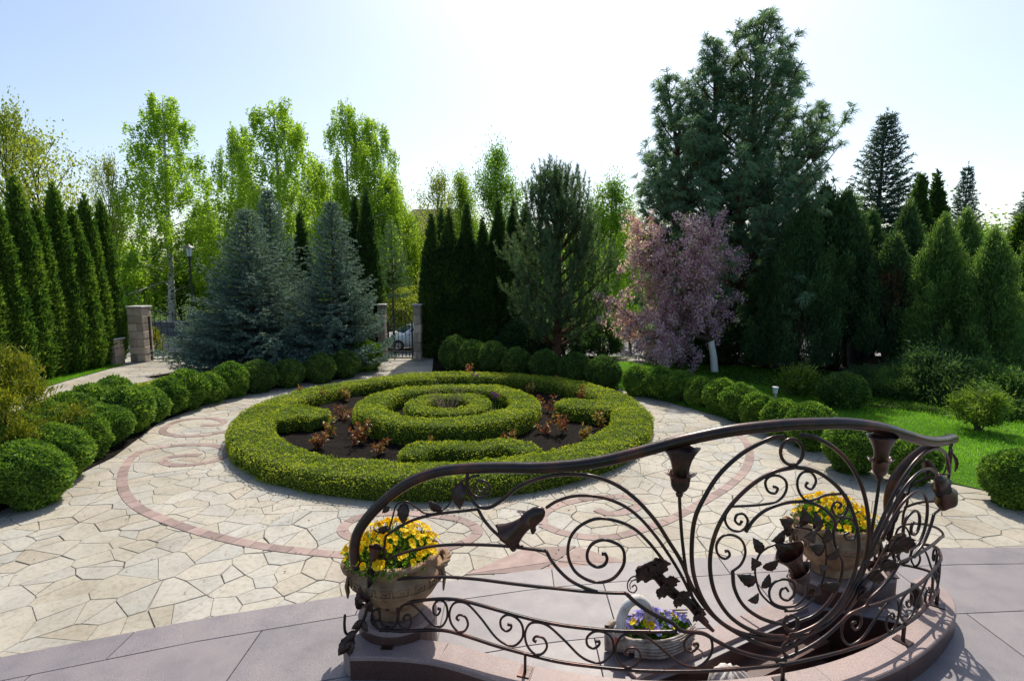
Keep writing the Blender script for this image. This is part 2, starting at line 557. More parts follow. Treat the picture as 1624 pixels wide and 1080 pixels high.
road = Geo()
rx = np.linspace(-90, 60, 40)
for y0, y1, nm in ((24.6, 33.0, 'road'),):
    V = np.vstack([np.c_[rx, np.full(40, y0), np.full(40, -1.43)], np.c_[rx, np.full(40, y1), np.full(40, -1.43)]])
    k = np.arange(39)
    road.add(V, np.c_[k, k + 1, k + 41, k + 40])
struct(road.build('road', M['asphalt']))
kb = Geo()
for yy in (24.5, 33.1):
    kb.box((-15, yy, -1.38), (150, .18, .18))
struct(kb.build('road_kerb', M['cap']))
# drive apron that leads out of the two gates, following the slope
dv = Geo()
for x0, x1 in ((-11.4, -7.0), (-4.2, -2.5)):
    yy = np.linspace(16.9, 25, 26)
    V = np.vstack([np.c_[np.full(26, x0), yy, terrain_z(yy) + .03], np.c_[np.full(26, x1), yy, terrain_z(yy) + .03]])
    k = np.arange(25)
    dv.add(V, np.c_[k, k + 26, k + 27, k + 1])
struct(dv.build('drive_apron', M['asphalt']))

# --- crazy paving: one bed, every stone its own piece
PC = np.array([-1.12, 9.5])      # centre of the round parterre
bed = struct(sheet('stone_paving', [(-13.2, 1.5), (.5, 1.5), (.5, 4.25), (9.5, 4.25), (9.5, 17.3), (-13.2, 17.3)], -.010, M['mortar']))


def clip(poly, n, c):
    out = []
    k = len(poly)
    d = [p[0] * n[0] + p[1] * n[1] - c for p in poly]
    for i in range(k):
        j = (i + 1) % k
        if d[i] <= 0:
            out.append(poly[i])
        if (d[i] < 0) != (d[j] < 0) and d[i] != d[j]:
            t = d[i] / (d[i] - d[j])
            out.append((poly[i][0] + t * (poly[j][0] - poly[i][0]), poly[i][1] + t * (poly[j][1] - poly[i][1])))
    return out


def voronoi(seeds, region, reach):
    cell = reach
    grid = {}
    for i, s in enumerate(seeds):
        grid.setdefault((int(s[0] // cell), int(s[1] // cell)), []).append(i)
    res = []
    for i, s in enumerate(seeds):
        poly = [(s[0] - reach, s[1] - reach), (s[0] + reach, s[1] - reach), (s[0] + reach, s[1] + reach), (s[0] - reach, s[1] + reach)]
        gx, gy = int(s[0] // cell), int(s[1] // cell)
        for a in (-2, -1, 0, 1, 2):
            for b_ in (-2, -1, 0, 1, 2):
                for j in grid.get((gx + a, gy + b_), ()):
                    if j == i:
                        continue
                    q = seeds[j]
                    nx, ny = q[0] - s[0], q[1] - s[1]
                    if nx * nx + ny * ny > 4 * reach * reach:
                        continue
                    poly = clip(poly, (nx, ny), (nx * (q[0] + s[0]) + ny * (q[1] + s[1])) / 2)
                    if len(poly) < 3:
                        break
        for (n, c) in region:
            if len(poly) >= 3:
                poly = clip(poly, n, c)
        if len(poly) >= 3:
            res.append(poly)
    return res


seeds = []
sp = .24
for iy in range(int(15.3 / sp)):
    for ix in range(int(22 / sp)):
        x = -13 + (ix + .5 * (iy % 2)) * sp + rng.uniform(-.27, .27)
        y = 2.0 + iy * sp + rng.uniform(-.25, .25)
        if (x - PC[0]) ** 2 + (y - PC[1]) ** 2 < 3.2 ** 2 or x > 9.3 or rng.random() < .10:
            continue
        if x < -9.0 and y < 9 or (x > 6.6 and y > 6.8) or (x > 4.4 and y > 9.5) or (-6.6 < x < -4.8 and y > 13.4) or (x > -.6 and y > 14):
            continue
        if y < 4.0 and x > -1 or y < 2.9:
            continue
        seeds.append((x, y))
cells = voronoi(seeds, [((0, 1), 17.25), ((1, 0), 9.4), ((-1, 0), 13.1)], .62)


def pxarea(poly):
    q = []
    for x, y in poly:
        d = y * math.cos(CAM_P) + CAM_H * math.sin(CAM_P)
        v = y * math.sin(CAM_P) - CAM_H * math.cos(CAM_P)
        q.append((CAM_F * x / d, CAM_F * v / d))
    if sum(abs(a[0]) < 820 and abs(a[1]) < 540 for a in q) == 0:
        return 0
    return abs(sum(q[i][0] * q[(i + 1) % len(q)][1] - q[(i + 1) % len(q)][0] * q[i][1] for i in range(len(q)))) / 2


def apron_border(x):
    bx = [-7, -4.5, -3.49, -2.27, -1.29, -.6, .21, 1.08, 2.5, 4.01, 4.89, 9.6]
    by = [2.0, 3.06, 3.45, 3.9, 4.19, 4.37, 4.57, 4.70, 4.85, 4.95, 4.97, 4.95]
    return np.interp(x, bx, by)


def shrink(poly, gap):
    p = np.array(poly)
    c = p.mean(0)
    d = c - p
    return p + d / np.maximum(np.linalg.norm(d, axis=1, keepdims=True), 1e-6) * gap


order = sorted(range(len(cells)), key=lambda i: -(pxarea(cells[i]) if np.mean([q[1] for q in cells[i]]) > apron_border(np.mean([q[0] for q in cells[i]])) - .2 else 0))
rest = Geo()
for rank, i in enumerate(order):
    p = np.array(cells[i])
    keep = [0]
    for k in range(1, len(p)):
        if np.linalg.norm(p[k] - p[keep[-1]]) > .02:
            keep.append(k)
    if len(keep) < 3:
        continue
    p = shrink(p[keep], rng.uniform(.0012, .004) if rng.random() < .8 else rng.uniform(.006, .011))
    if p[:, 1].max() < apron_border(p[:, 0].mean()) - .25:
        continue
    h = rng.uniform(-.0015, .0015)
    if rank < 290:
        g = Geo().prism(p, -.012, h, rng.random(), .004)
        g.build('paving_stone', M['stone'], bed)
    else:
        rest.prism(p, -.012, h, rng.random(), .004)
rest.build('far_paving_stones', M['stone'], bed)['kind'] = 'stuff'

# --- red stone bands laid into the paving (surveyed centre lines), each sett its own piece
BANDS = [
    [(705, 871), (640, 880), (590, 882), (542, 880), (451, 871), (373, 858), (296, 837), (228, 810), (200, 785), (194, 760), (200, 738), (217, 720),
     (244, 711), (290, 706), (335, 706), (360, 714), (352, 726), (320, 735), (280, 738), (259, 733), (266, 726), (296, 722), (318, 722)],
    [(705, 871), (745, 856), (757, 841), (735, 826), (690, 818), (640, 814), (590, 816), (556, 826), (543, 840), (556, 852), (590, 858)],
    [(860, 832), (889, 844), (934, 852), (980, 850), (1055, 827), (1111, 798), (1155, 771), (1182, 744), (1189, 718), (1178, 695), (1150, 683), (1120, 681)],
    [(860, 832), (862, 815), (890, 800), (940, 790), (990, 788), (1016, 797), (1000, 810), (967, 815), (946, 808)],
    [(360, 684), (318, 691), (280, 691), (258, 685), (268, 674), (292, 666), (330, 663), (355, 668), (345, 674), (320, 674)],
]
bandroot = struct(sheet('paving_band', [(-.9, 5.35), (-.86, 5.35), (-.86, 5.39), (-.9, 5.39)], -.0095, M['mortar']))
nb = 0
for bpx in BANDS:
    P = catmull([gp(*q) for q in bpx], 10)
    seg = np.r_[0, np.cumsum(np.linalg.norm(np.diff(P, axis=0), axis=1))]
    nst = max(3, int(seg[-1] / .21))
    si = np.linspace(0, seg[-1], nst * 3 + 1)
    Q = np.c_[np.interp(si, seg, P[:, 0]), np.interp(si, seg, P[:, 1])]
    T = unit(np.gradient(Q, axis=0))
    N = np.c_[-T[:, 1], T[:, 0]]
    w = .060
    for k in range(nst):
        idx = np.arange(k * 3, k * 3 + 4)
        a = Q[idx] + N[idx] * w
        b_ = (Q[idx] - N[idx] * w)[::-1]
        p = shrink(np.vstack([b_[::-1], a[::-1]]), .003)
        g = Geo().prism(p, -.009, .0055 + rng.uniform(0, .001), rng.uniform(.1, .9), .002)
        g.build('red_sett', M['redstone'], bandroot)
# red wedge where the two front scrolls meet the granite
tri = [gp(*q) for q in ((735, 912), (835, 868), (915, 866), (1000, 893), (960, 900), (850, 908))]
tri = np.array(tri)
c0 = tri.mean(0)
for k in range(len(tri)):
    a, b_ = tri[k], tri[(k + 1) % len(tri)]
    q = shrink(np.array([a, b_, c0]), .012)
    Geo().prism(q, -.009, .006, rng.uniform(.2, .9), .003).build('red_wedge_stone', M['redstone'], bandroot)

# --- granite apron: slabs in curved courses, an open stair pit cut into it
AC, AR = np.array([1.025, 6.03]), 3.08      # centre and radius of the balustrade arc


def arc(a, r=AR):
    return [AC[0] + r * math.sin(a), AC[1] - r * math.cos(a)]


PIT = [(.76, 3.16), (1.16, 3.33), (2.18, 3.88), (2.44, 3.98), (2.62, 3.92)] + [arc(R_(a), 2.99) for a in (41, 36, 30, 24, 18, 12, 6, 0, -5)]
apron = struct(sheet('granite_apron', [(-8, -1), (-7.9, -1), (-7.9, -.9), (-8, -.9)], -.02, M['granite']))
cutm = Geo().prism(PIT[::-1], -.5, .5, bottom=True)
cutter = cutm.build('pit_cutter', None)
rows = [(0, .30, 1.55), (.30, .98, 1.30), (.98, 1.75, 1.45), (1.75, 2.6, 1.2), (2.6, 3.6, 1.5)]
slabs = []
for r, (o0, o1, wd) in enumerate(rows):
    x = -7.4 + .37 * r
    while x < 9:
        x1 = x + wd
        n = 7
        xa = np.linspace(x + .003, x1 - .003, n)
        top = np.c_[xa, apron_border(xa) - o0 - .003]
        bot = np.c_[xa, apron_border(xa) - o1 + .003]
        p = np.vstack([bot, top[::-1]])
        g = Geo().prism(p, -.03, .016 + .0006 * ((r + int(x * 7)) % 2), rng.random(), .003, True)
        slabs.append((g.build('granite_slab', M['granite'], apron), p))
        x = x1
pitc = np.array(PIT)
for o, p in slabs:
    if p[:, 0].max() > .7 and p[:, 0].min() < 3.2 and p[:, 1].max() > 3.0 and p[:, 1].min() < 4.1:
        md = o.modifiers.new('cut', 'BOOLEAN')
        md.object = cutter
        md.operation = 'DIFFERENCE'
        md.solver = 'EXACT'
        dg = bpy.context.evaluated_depsgraph_get()
        me = bpy.data.meshes.new_from_object(o.evaluated_get(dg))
        o.modifiers.clear()
        o.data = me
bpy.data.objects.remove(cutter)
# pit lining and steps
pit = struct(bpy.data.objects.new('stair_pit', None))
col.objects.link(pit)
pl = Geo()
P3 = pitc
npit = len(P3)
Vp = np.vstack([np.c_[P3, np.full(npit, .010)], np.c_[P3, np.full(npit, -1.1)]])
pl.poly(Vp, [((k + 1) % npit, k, npit + k, npit + (k + 1) % npit) for k in range(npit)] + [tuple(npit + k for k in range(npit - 1, -1, -1))])
pl.build('pit_lining', M['redgranite'], pit)
L1, L2 = np.array([.90, 3.20]), np.array([2.30, 3.95])
ld = unit(L2 - L1)
ln = np.array([ld[1], -ld[0]])
for k in range(4):
    a, b_ = L1 + ln * (.0 + .15 * k), L2 + ln * (.0 + .15 * k) - ld * .08 * k
    p = [a, b_, b_ + ln * .17, a + ln * .17]
    pp = p
    pp = [tuple(q) for q in pp]
    pp = clip(pp, (0, -1), -3.06)
    if len(pp) > 2:
        Geo().prism(pp[::-1] if False else pp, -1.05, -.12 * (k + 1), rng.random(), .004).build('step', M['redgranite'], pit)
# pale coping strip along the pit
cp = Geo()
a, b_ = np.array([.80, 3.20]), np.array([2.30, 3.97])
for k in range(3):
    s0, s1 = k / 3 + .003, (k + 1) / 3 - .003
    q = [a + (b_ - a) * s0, a + (b_ - a) * s1, a + (b_ - a) * s1 - ln * .17, a + (b_ - a) * s0 - ln * .17]
    Geo().prism(q, -.02, .045, rng.random(), .005).build('pit_coping', M['pinkgranite'], pit)

# --- curved kerb under the balustrade (coping stones) and the two planter drums
PATH_L = [arc(a) for a in np.linspace(R_(11.2), R_(-24), 20)] + [(-.36, 3.27), (-.5, 3.31), (-.7, 3.34), (-.9, 3.35), (-1.1, 3.35), (-1.5, 3.36)]
PATH_R = [arc(a) for a in np.linspace(R_(11.2), R_(43), 20)] + [(3.21, 3.91), (3.25, 4.03), (3.21, 4.13), (3.11, 4.18), (3.02, 4.20), (2.94, 4.21)]
pL, pR = catmull(PATH_L, 4)[::-1], catmull(PATH_R, 4)[1:]
PATH = np.vstack([pL, pR])
SEG = np.r_[0, np.cumsum(np.linalg.norm(np.diff(PATH, axis=0), axis=1))]
SEG -= SEG[len(pL) - 1]
S_END = SEG[-1]


def on_path(s):
    return np.c_[np.interp(s, SEG, PATH[:, 0]), np.interp(s, SEG, PATH[:, 1])]


kerb = thing('balustrade_kerb', 'low curved red granite kerb carrying the wrought iron balustrade', 'kerb', (1.4, 3.1, 0))
KO = np.array([1.4, 3.1])


def kerb_strip(s0, s1, off0, off1, z0, z1, name, mat, n=10, bev=.006):
    s = np.linspace(s0, s1, n)
    Q = on_path(s)
    T = unit(np.gradient(on_path(np.linspace(s0 - .02, s1 + .02, n)), axis=0))
    N = np.c_[T[:, 1], -T[:, 0]]       # towards the camera
    a = Q + N * off0 - KO
    b_ = Q + N * off1 - KO
    g = Geo()
    ia = Q + N * (off0 + bev) - KO
    ib = Q + N * (off1 - bev) - KO
    rings = [np.c_[a, np.full(n, z0)], np.c_[a, np.full(n, z1 - bev)], np.c_[ia, np.full(n, z1)],
             np.c_[ib, np.full(n, z1)], np.c_[b_, np.full(n, z1 - bev)], np.c_[b_, np.full(n, z0)]]
    V = np.vstack(rings)
    F = []
    for r in range(5):
        for k in range(n - 1):
            F.append((r * n + k, r * n + k + 1, r * n + n + k + 1, r * n + n + k))
    g.add(V, F, rng.random())
    g.poly(V, [(0, n, 2 * n, 3 * n, 4 * n, 5 * n), tuple(x + n - 1 for x in (5 * n, 4 * n, 3 * n, 2 * n, n, 0))])
    return g.build(name, mat, kerb)


ksp = np.linspace(-2.72, S_END - .30, 9)
for k in range(len(ksp) - 1):
    kerb_strip(ksp[k] + .0012, ksp[k + 1] - .0012, -.075, .115, .018, .152, 'riser_stone', M['redgranite'], bev=.002)
    kerb_strip(ksp[k] + .0012, ksp[k + 1] - .0012, -.077, .117, .152, .18, 'coping_stone', M['pinkgranite'])
# rounded end block and the drums that carry the planters
ends = Geo()


def drum(c, r, z0, z1, name, mat, seg=32):
    prof = [(r, z0), (r, z1 - .012), (r - .012, z1), (.001, z1)]
    return Geo().lathe(prof, (c[0] - KO[0], c[1] - KO[1], 0), seg).build(name, mat, kerb, smooth=False)


DL, DR = np.array([-.80, 3.60]), np.array([2.62, 4.27])
for c_, r_, h_ in ((DL, .27, .275), (DR, .30, .19)):
    drum(c_, r_, .018, h_ - .03, 'planter_drum', M['redgranite'])
    drum(c_, r_ + .002, h_ - .0299, h_, 'drum_slab', M['pinkgranite'])
drum(np.array([-1.0, 3.37]), .115, .018, .178, 'end_block', M['pinkgranite'], 24)
drum(np.array([2.98, 4.26]), .16, .018, .176, 'end_block', M['pinkgranite'], 24)

# ------------------------------------------------------------------ wrought iron balustrade
# Ornament is drawn on the unrolled balustrade: s = metres along the curved kerb from the medallion axis, z = height.
rail = thing('balustrade', 'ornate brown wrought iron balustrade with scrolls, tulips and a round medallion', 'railing', (1.4, 3.0, 0))
RO = np.array([1.4, 3.0, 0])


def unroll(x, y):
    d = ray(x, y)
    n = np.array([d[1], -d[0]])
    v = PATH @ n
    i = np.where(v[:-1] * v[1:] <= 0)[0][0]
    t = v[i] / (v[i] - v[i + 1])
    q = PATH[i] + t * (PATH[i + 1] - PATH[i])
    return np.array([SEG[i] + t * (SEG[i + 1] - SEG[i]), CAM_H + q[1] / d[1] * d[2]])


def A(*pts):      # survey sheet of the left wing
    return np.array([unroll(520 + p[0] / 2.455, 640 + p[1] / 2.455) for p in pts])


def B(*pts):      # survey sheet of the medallion
    return np.array([unroll(1000 + p[0] / 2.455, 640 + p[1] / 2.455) for p in pts])


S0 = -.03
K_R = (S_END - 1.6) / (2.74 - 1.6)


def mirror(sz):
    q = np.array(sz, float)
    q[:, 0] = 2 * S0 - q[:, 0]
    q[:, 0] = np.where(q[:, 0] > 1.6, 1.6 + (q[:, 0] - 1.6) * K_R, q[:, 0])
    return q


def to3(sz, off=0.0):
    s = sz[:, 0]
    P = on_path(s)
    T = unit(on_path(s + .01) - on_path(s - .01))
    N = np.c_[T[:, 1], -T[:, 0]]
    off = np.broadcast_to(off, (len(s),))[:, None]
    return np.c_[P + N * off, sz[:, 1]] - RO


def bar(sz, r, name, sides=8, off=0.0, n=6, smooth=True, taper=None):
    q = catmull(sz, n)
    rr = np.full(len(q), r)
    if taper is not None:
        rr = np.interp(np.linspace(0, 1, len(q)), [0, .06, .94, 1], [r * taper[0], r, r, r * taper[1]])
    return Geo().tube(to3(q, off), rr, sides).build(name, M['iron'], rail, smooth)


def both(sz, *a, **k):
    bar(sz, *a, **k)
    bar(mirror(sz), *a, **k)


# handrail ------------------------------------------------------------------
hl = np.vstack([A((112, 640), (103, 590), (105, 545), (118, 500), (150, 450), (195, 400), (245, 356), (305, 314), (370, 284), (440, 264), (520, 254),
                  (600, 250), (700, 249), (800, 250), (900, 245), (1000, 235), (1100, 217), (1200, 192), (1300, 165)),
                B((196, 145), (300, 122), (400, 104), (500, 92)), [[S0 - .02, 1.765]]])
hand = np.vstack([hl, mirror(hl)[::-1][1:]])
Geo().tube(to3(catmull(hand, 5)), .034, 14).build('handrail', M['iron'], rail, True)
hc_l = catmull(hl, 5)


def handz(s):
    return np.interp(s, hc_l[:, 0], hc_l[:, 1])


# long rails ------------------------------------------------------------------
bot = np.vstack([A((200, 880), (300, 884), (440, 881), (520, 898), (650, 940), (770, 973), (900, 1004), (1050, 1024), (1200, 1037)), B((100, 1040), (260, 1040), (400, 1033), (500, 1025)), [[S0, .30]]])
both(bot, .011, 'lower_rail', sides=4)
c2 = np.vstack([A((265, 785), (330, 770), (420, 760), (500, 762), (580, 780), (680, 808), (780, 835), (900, 860), (1000, 873), (1100, 882), (1250, 886)), B((60, 887), (180, 885))])
both(c2, .011, 'scroll_rail', sides=4)
c3 = np.vstack([A((1160, 737), (1205, 778), (1270, 820), (1340, 852)), B((196, 882), (280, 893), (330, 920), (400, 955), (480, 980), (560, 993), (605, 996))])
both(c3, .012, 'sweep_bar', sides=6)
both(A((210, 695), (300, 680), (400, 674), (500, 676), (600, 685), (700, 698), (800, 710), (900, 720), (1000, 730), (1100, 736), (1160, 737)), .010, 'middle_rail', sides=4)
both(A((205, 615), (280, 585), (360, 563), (440, 551), (520, 548), (600, 549), (680, 553), (760, 562), (850, 573)), .010, 'middle_rail', sides=4)
both(A((850, 573), (870, 610), (900, 648), (940, 685), (990, 712), (1050, 732)), .010, 'sweep_bar', sides=6)
both(A((225, 515), (290, 472), (360, 443), (440, 427), (520, 418), (585, 410)), .010, 'middle_rail', sides=4)
both(A((585, 412), (610, 455), (650, 500), (700, 538), (760, 558)), .010, 'sweep_bar', sides=6)
both(A((225, 515), (220, 560), (218, 602), (206, 640), (206, 694)), .009, 'end_bar', sides=6)
both(A((206, 694), (240, 718), (262, 760), (272, 815), (262, 860), (235, 872), (210, 855), (200, 810), (205, 770), (222, 755), (238, 775), (235, 800), (224, 800)), .008, 'end_scroll', sides=6, taper=(1, .7))
both(A((206, 700), (180, 725), (170, 780), (176, 835), (195, 875)), .008, 'end_scroll', sides=6)
both(A((195, 875), (170, 850), (172, 815), (190, 800), (203, 820), (196, 845), (184, 842)), .007, 'end_scroll', sides=6, taper=(1, .7))
# upper scrolls of the wing ------------------------------------------------------------------
both(np.vstack([A((603, 326), (612, 333), (604, 345), (585, 340), (575, 322), (582, 303), (605, 300), (625, 315), (632, 340), (612, 360), (580, 362), (555, 340), (545, 305), (560, 285), (590, 280)),
                ]), .008, 'volute', sides=8, taper=(.8, 1))
both(np.vstack([A((545, 270), (540, 300), (550, 345), (570, 385), (600, 405), (640, 400), (690, 365), (740, 325), (800, 298), (870, 280), (950, 275), (1030, 282), (1100, 305),
                  (1160, 340), (1220, 392), (1280, 462), (1330, 540)), B((196, 612), (240, 712), (290, 790), (350, 850), (420, 895), (480, 925), (560, 950), (595, 955))]), .0115, 'sweep_bar', sides=8)
both(np.vstack([A((850, 405), (890, 380), (950, 361), (1020, 358), (1090, 371), (1160, 402), (1220, 450), (1280, 520), (1330, 592)), B((196, 665), (240, 750), (290, 820))]), .0095, 'stem', sides=8)
both(A((1310, 615), (1250, 540), (1190, 485), (1120, 455), (1050, 447), (990, 470), (950, 510), (935, 560), (940, 610), (965, 655), (1010, 685), (1060, 695), (1110, 680), (1145, 640), (1155, 600),
       (1145, 560), (1110, 538), (1070, 530), (1030, 545), (1010, 580), (1015, 615), (1045, 635), (1075, 628), (1087, 605), (1080, 585), (1066, 584)), .0095, 'volute', sides=8, taper=(1, 1.2))
both(A((1235, 672), (1190, 672), (1168, 695), (1170, 725), (1190, 735), (1203, 720), (1195, 705), (1183, 714)), .004, 'tendril', sides=6)
both(A((1235, 680), (1195, 684), (1176, 702), (1178, 722)), .003, 'tendril', sides=5)
both(A((545, 285), (515, 310), (495, 355), (465, 400), (425, 425), (380, 427), (345, 405), (310, 382), (280, 385), (262, 405), (250, 450), (235, 490), (205, 502), (178, 490)), .006, 'tendril', sides=6)
# row of S scrolls between the two lowest rails ------------------------------------------------------------------
UNIT = A((511, 842), (501, 835), (510, 822), (535, 830), (545, 860), (530, 885), (505, 885), (480, 855), (473, 815), (487, 780), (515, 771), (550, 785), (600, 840), (650, 905), (690, 935), (725, 942),
         (755, 915), (760, 880), (750, 850), (725, 828), (695, 822), (673, 840), (675, 870), (695, 885), (712, 875), (713, 862), (700, 858))
bz = lambda s: np.interp(s, catmull(bot, 6)[:, 0], catmull(bot, 6)[:, 1])
cz = lambda s: np.interp(s, catmull(c2, 6)[:, 0], catmull(c2, 6)[:, 1])
us = UNIT[:, 0]
u = (us - us.min()) / (us.max() - us.min())
v = (UNIT[:, 1] - bz(us)) / (cz(us) - bz(us))
for xa, xb in ((275, 466), (474, 760), (768, 1113), (1122, 1490)):
    s0, s1 = A((xa, 850))[0][0], (A((xb, 850))[0][0] if xb < 1375 else B((318, 950))[0][0])
    ss = s0 + u * (s1 - s0)
    q = np.c_[ss, bz(ss) + v * (cz(ss) - bz(ss))]
    both(q, .0075, 's_scroll', sides=8, taper=(1.4, 1.4))
# medallion ------------------------------------------------------------------
for pts, r in (
        ([(600, 128), (540, 138), (440, 190), (350, 270), (290, 360), (250, 450), (238, 560), (245, 660), (275, 750), (330, 830), (400, 880), (480, 905), (560, 915), (612, 912)], .0125),
        ([(612, 912), (690, 897), (760, 860), (830, 790), (885, 700), (915, 600), (928, 500), (920, 400), (895, 310), (850, 230), (790, 170), (720, 132), (660, 122)], .0125),
        ([(640, 247), (560, 265), (480, 310), (400, 385), (345, 470), (315, 560), (310, 650), (330, 740), (380, 820), (450, 872), (530, 900), (600, 905)], .012),
        ([(640, 247), (700, 256), (760, 285), (820, 340), (860, 410), (885, 500), (885, 590), (860, 690), (810, 780), (740, 850), (660, 890), (620, 900)], .012),
        ([(397, 652), (405, 720), (440, 785), (500, 830), (560, 852), (602, 857)], .011),
        ([(650, 850), (720, 820), (780, 760), (815, 690), (825, 620), (805, 575), (794, 540), (790, 500), (797, 462), (760, 415), (710, 388), (660, 381), (600, 387), (530, 412), (480, 452), (448, 500)], .010)):
    bar(B(*pts), r, 'medallion_ring', sides=8)
for pts in (
        [(397, 652), (430, 625), (447, 580), (435, 535), (400, 512), (360, 515), (335, 548), (340, 585), (365, 603), (385, 592), (381, 574), (368, 574)],
        [(372, 425), (368, 455), (385, 485), (415, 497), (445, 485), (456, 455), (440, 430), (415, 432), (407, 455), (424, 470), (434, 455)],
        [(392, 400), (500, 394), (570, 380), (603, 345), (606, 305), (580, 282), (545, 282), (525, 305), (535, 340), (562, 349), (573, 330), (557, 322)],
        [(830, 350), (760, 356), (692, 378), (657, 345), (650, 300), (670, 268), (703, 268), (722, 300), (705, 332), (682, 322), (690, 304)],
        [(838, 352), (846, 400), (828, 437), (800, 436), (784, 408), (800, 382), (820, 392), (810, 408)],
        [(798, 468), (825, 446), (860, 450), (881, 490), (870, 525), (845, 529), (833, 512), (850, 502)]):
    bar(B(*pts), .0075, 'medallion_scroll', sides=8, taper=(1, 1.3))


def ring(cx, cy, rx, ry, r):
    a = np.linspace(0, 2 * math.pi, 25)
    bar(B(*[(cx + rx * math.cos(t), cy + ry * math.sin(t)) for t in a]), r, 'collar_ring', n=2)


ring(628, 188, 44, 50, .010)
ring(625, 853, 27, 29, .010)
ring(620, 955, 27, 29, .010)


# posts and foot plates ------------------------------------------------------------------
def post(s):
    Geo().tube(to3(np.array([[s, .181], [s, .25], [s, .31]])), .012, 4).build('post', M['iron'], rail)
    q = to3(np.array([[s, .184]]))[0]
    t = on_path(np.array([s - .05, s + .05]))
    Geo().box(q, (.075, .10, .008), math.atan2(*(t[1] - t[0])[::-1])).build('foot_plate', M['iron'], rail)


for s in (A((235, 930))[0][0], A((768, 1000))[0][0], S0 + .02, 1.05, S_END - .14, 1.72):
    post(s)


# tulips, bells and leaves: thick shaped metal ------------------------------------------------------------------
def frame_at(s):
    T = unit(on_path(np.array([s + .01])) - on_path(np.array([s - .01])))[0]
    return np.array([T[0], T[1], 0]), np.array([T[1], -T[0], 0]), np.array([0, 0, 1.0])


def flower(s, z, ang, h, w, name, lobes=6, off=0.0, cup=.012):
    """bell of revolution: base at (s, z), opening along ang (in the sheet plane, 0 = up), with a flared lobed lip and a lower collar"""
    e1, e2, e3 = frame_at(s)
    ax = e3 * math.cos(ang) + e1 * math.sin(ang)
    b1 = e1 * math.cos(ang) - e3 * math.sin(ang)
    o = to3(np.array([[s, z]]), off)[0]
    seg = 28

    def body(prof, lob, nm, parent):
        V = []
        for r, t, k_ in prof:
            for k in range(seg):
                a = 2 * math.pi * k / seg
                q = 1 + lob * k_ * math.cos(lobes * a)
                V.append(o + ax * (t + .35 * lob * k_ * math.cos(lobes * a)) * h + (b1 * math.cos(a) + e2 * math.sin(a) * .72) * r * w * q)
        F = [(i * seg + k, i * seg + (k + 1) % seg, (i + 1) * seg + (k + 1) % seg, (i + 1) * seg + k) for i in range(len(prof) - 1) for k in range(seg)]
        ob = Geo().add(V, F).build(nm, M['iron'], rail, True)
        if parent:
            ob.parent = parent
        return ob

    ob = body([(.02, .02, 0), (.15, .05, 0), (.20, .2, 0), (.215, .42, 0), (.225, .55, 0), (.27, .70, 0), (.35, .84, .3), (.44, .95, .7), (.475, 1.0, 1), (.45, .985, 1), (.33, .82, .3), (.20, .6, 0), (.15, .3, 0)], .05, name, None)
    body([(.02, -.02, 0), (.10, .0, 0), (.18, .06, 0), (.235, .15, 0), (.25, .26, 0), (.27, .35, .4), (.34, .41, .8), (.39, .425, 1), (.33, .40, .8), (.24, .34, .3), (.21, .25, 0)], .10, 'calyx', ob)
    return ob


def tulip(sgn=False):
    pts = B((192, 345), (197, 180))
    pts = mirror(pts) if sgn else pts
    h = abs(pts[1][1] - pts[0][1]) + .01
    flower(pts[0][0], pts[0][1], 0.0, h, .215, 'tulip')
    st = B((190, 352), (193, 420), (202, 540), (222, 680), (255, 790), (300, 850))
    st = mirror(st) if sgn else st
    bar(st, .0095, 'stem', sides=8)
    k = to3(st[:1])[0]
    Geo().lathe([(.001, -.022), (.016, -.014), (.021, 0), (.016, .014), (.001, .022)], k, 12).build('knob', M['iron'], rail, True)


tulip()
tulip(True)
# drooping bell on each wing
for mir in (False, True):
    p = A((838, 412), (715, 505))
    p = mirror(p) if mir else p
    d = p[1] - p[0]
    flower(p[0][0], p[0][1], math.atan2(d[0], d[1]), np.hypot(*d) * 1.15, .20, 'bell_flower', 5)
    q = A((165, 700), (190, 555))
    q = mirror(q) if mir else q
    d = q[1] - q[0]
    flower(q[0][0], q[0][1], math.atan2(d[0], d[1]), np.hypot(*d) * 1.05, .095, 'trumpet_flower', 4, .03)
    st = A((165, 700), (158, 760), (150, 810), (125, 860), (95, 895))
    st = mirror(st) if mir else st
    bar(st, .012, 'end_stem', off=.03)
p = B((672, 690), (610, 575))
d = p[1] - p[0]
flower(p[0][0], p[0][1], math.atan2(d[0], d[1]), np.hypot(*d) * 1.05, .20, 'bell_flower', 4, .02)
for pts, r in (([(610, 803), (560, 787), (510, 742), (490, 690), (485, 640), (500, 590), (530, 562), (570, 545)], .0065),
               ([(600, 808), (650, 802), (700, 770), (740, 710), (757, 650), (762, 590), (750, 530), (700, 490), (640, 478)], .0065),
               ([(690, 702), (680, 750), (640, 785), (590, 790), (550, 770), (540, 730), (560, 695), (600, 683), (635, 700), (637, 740), (610, 765), (585, 752), (585, 727), (603, 716), (614, 730)], .0075)):
    bar(B(*pts), r, 'rose_stem', sides=7)


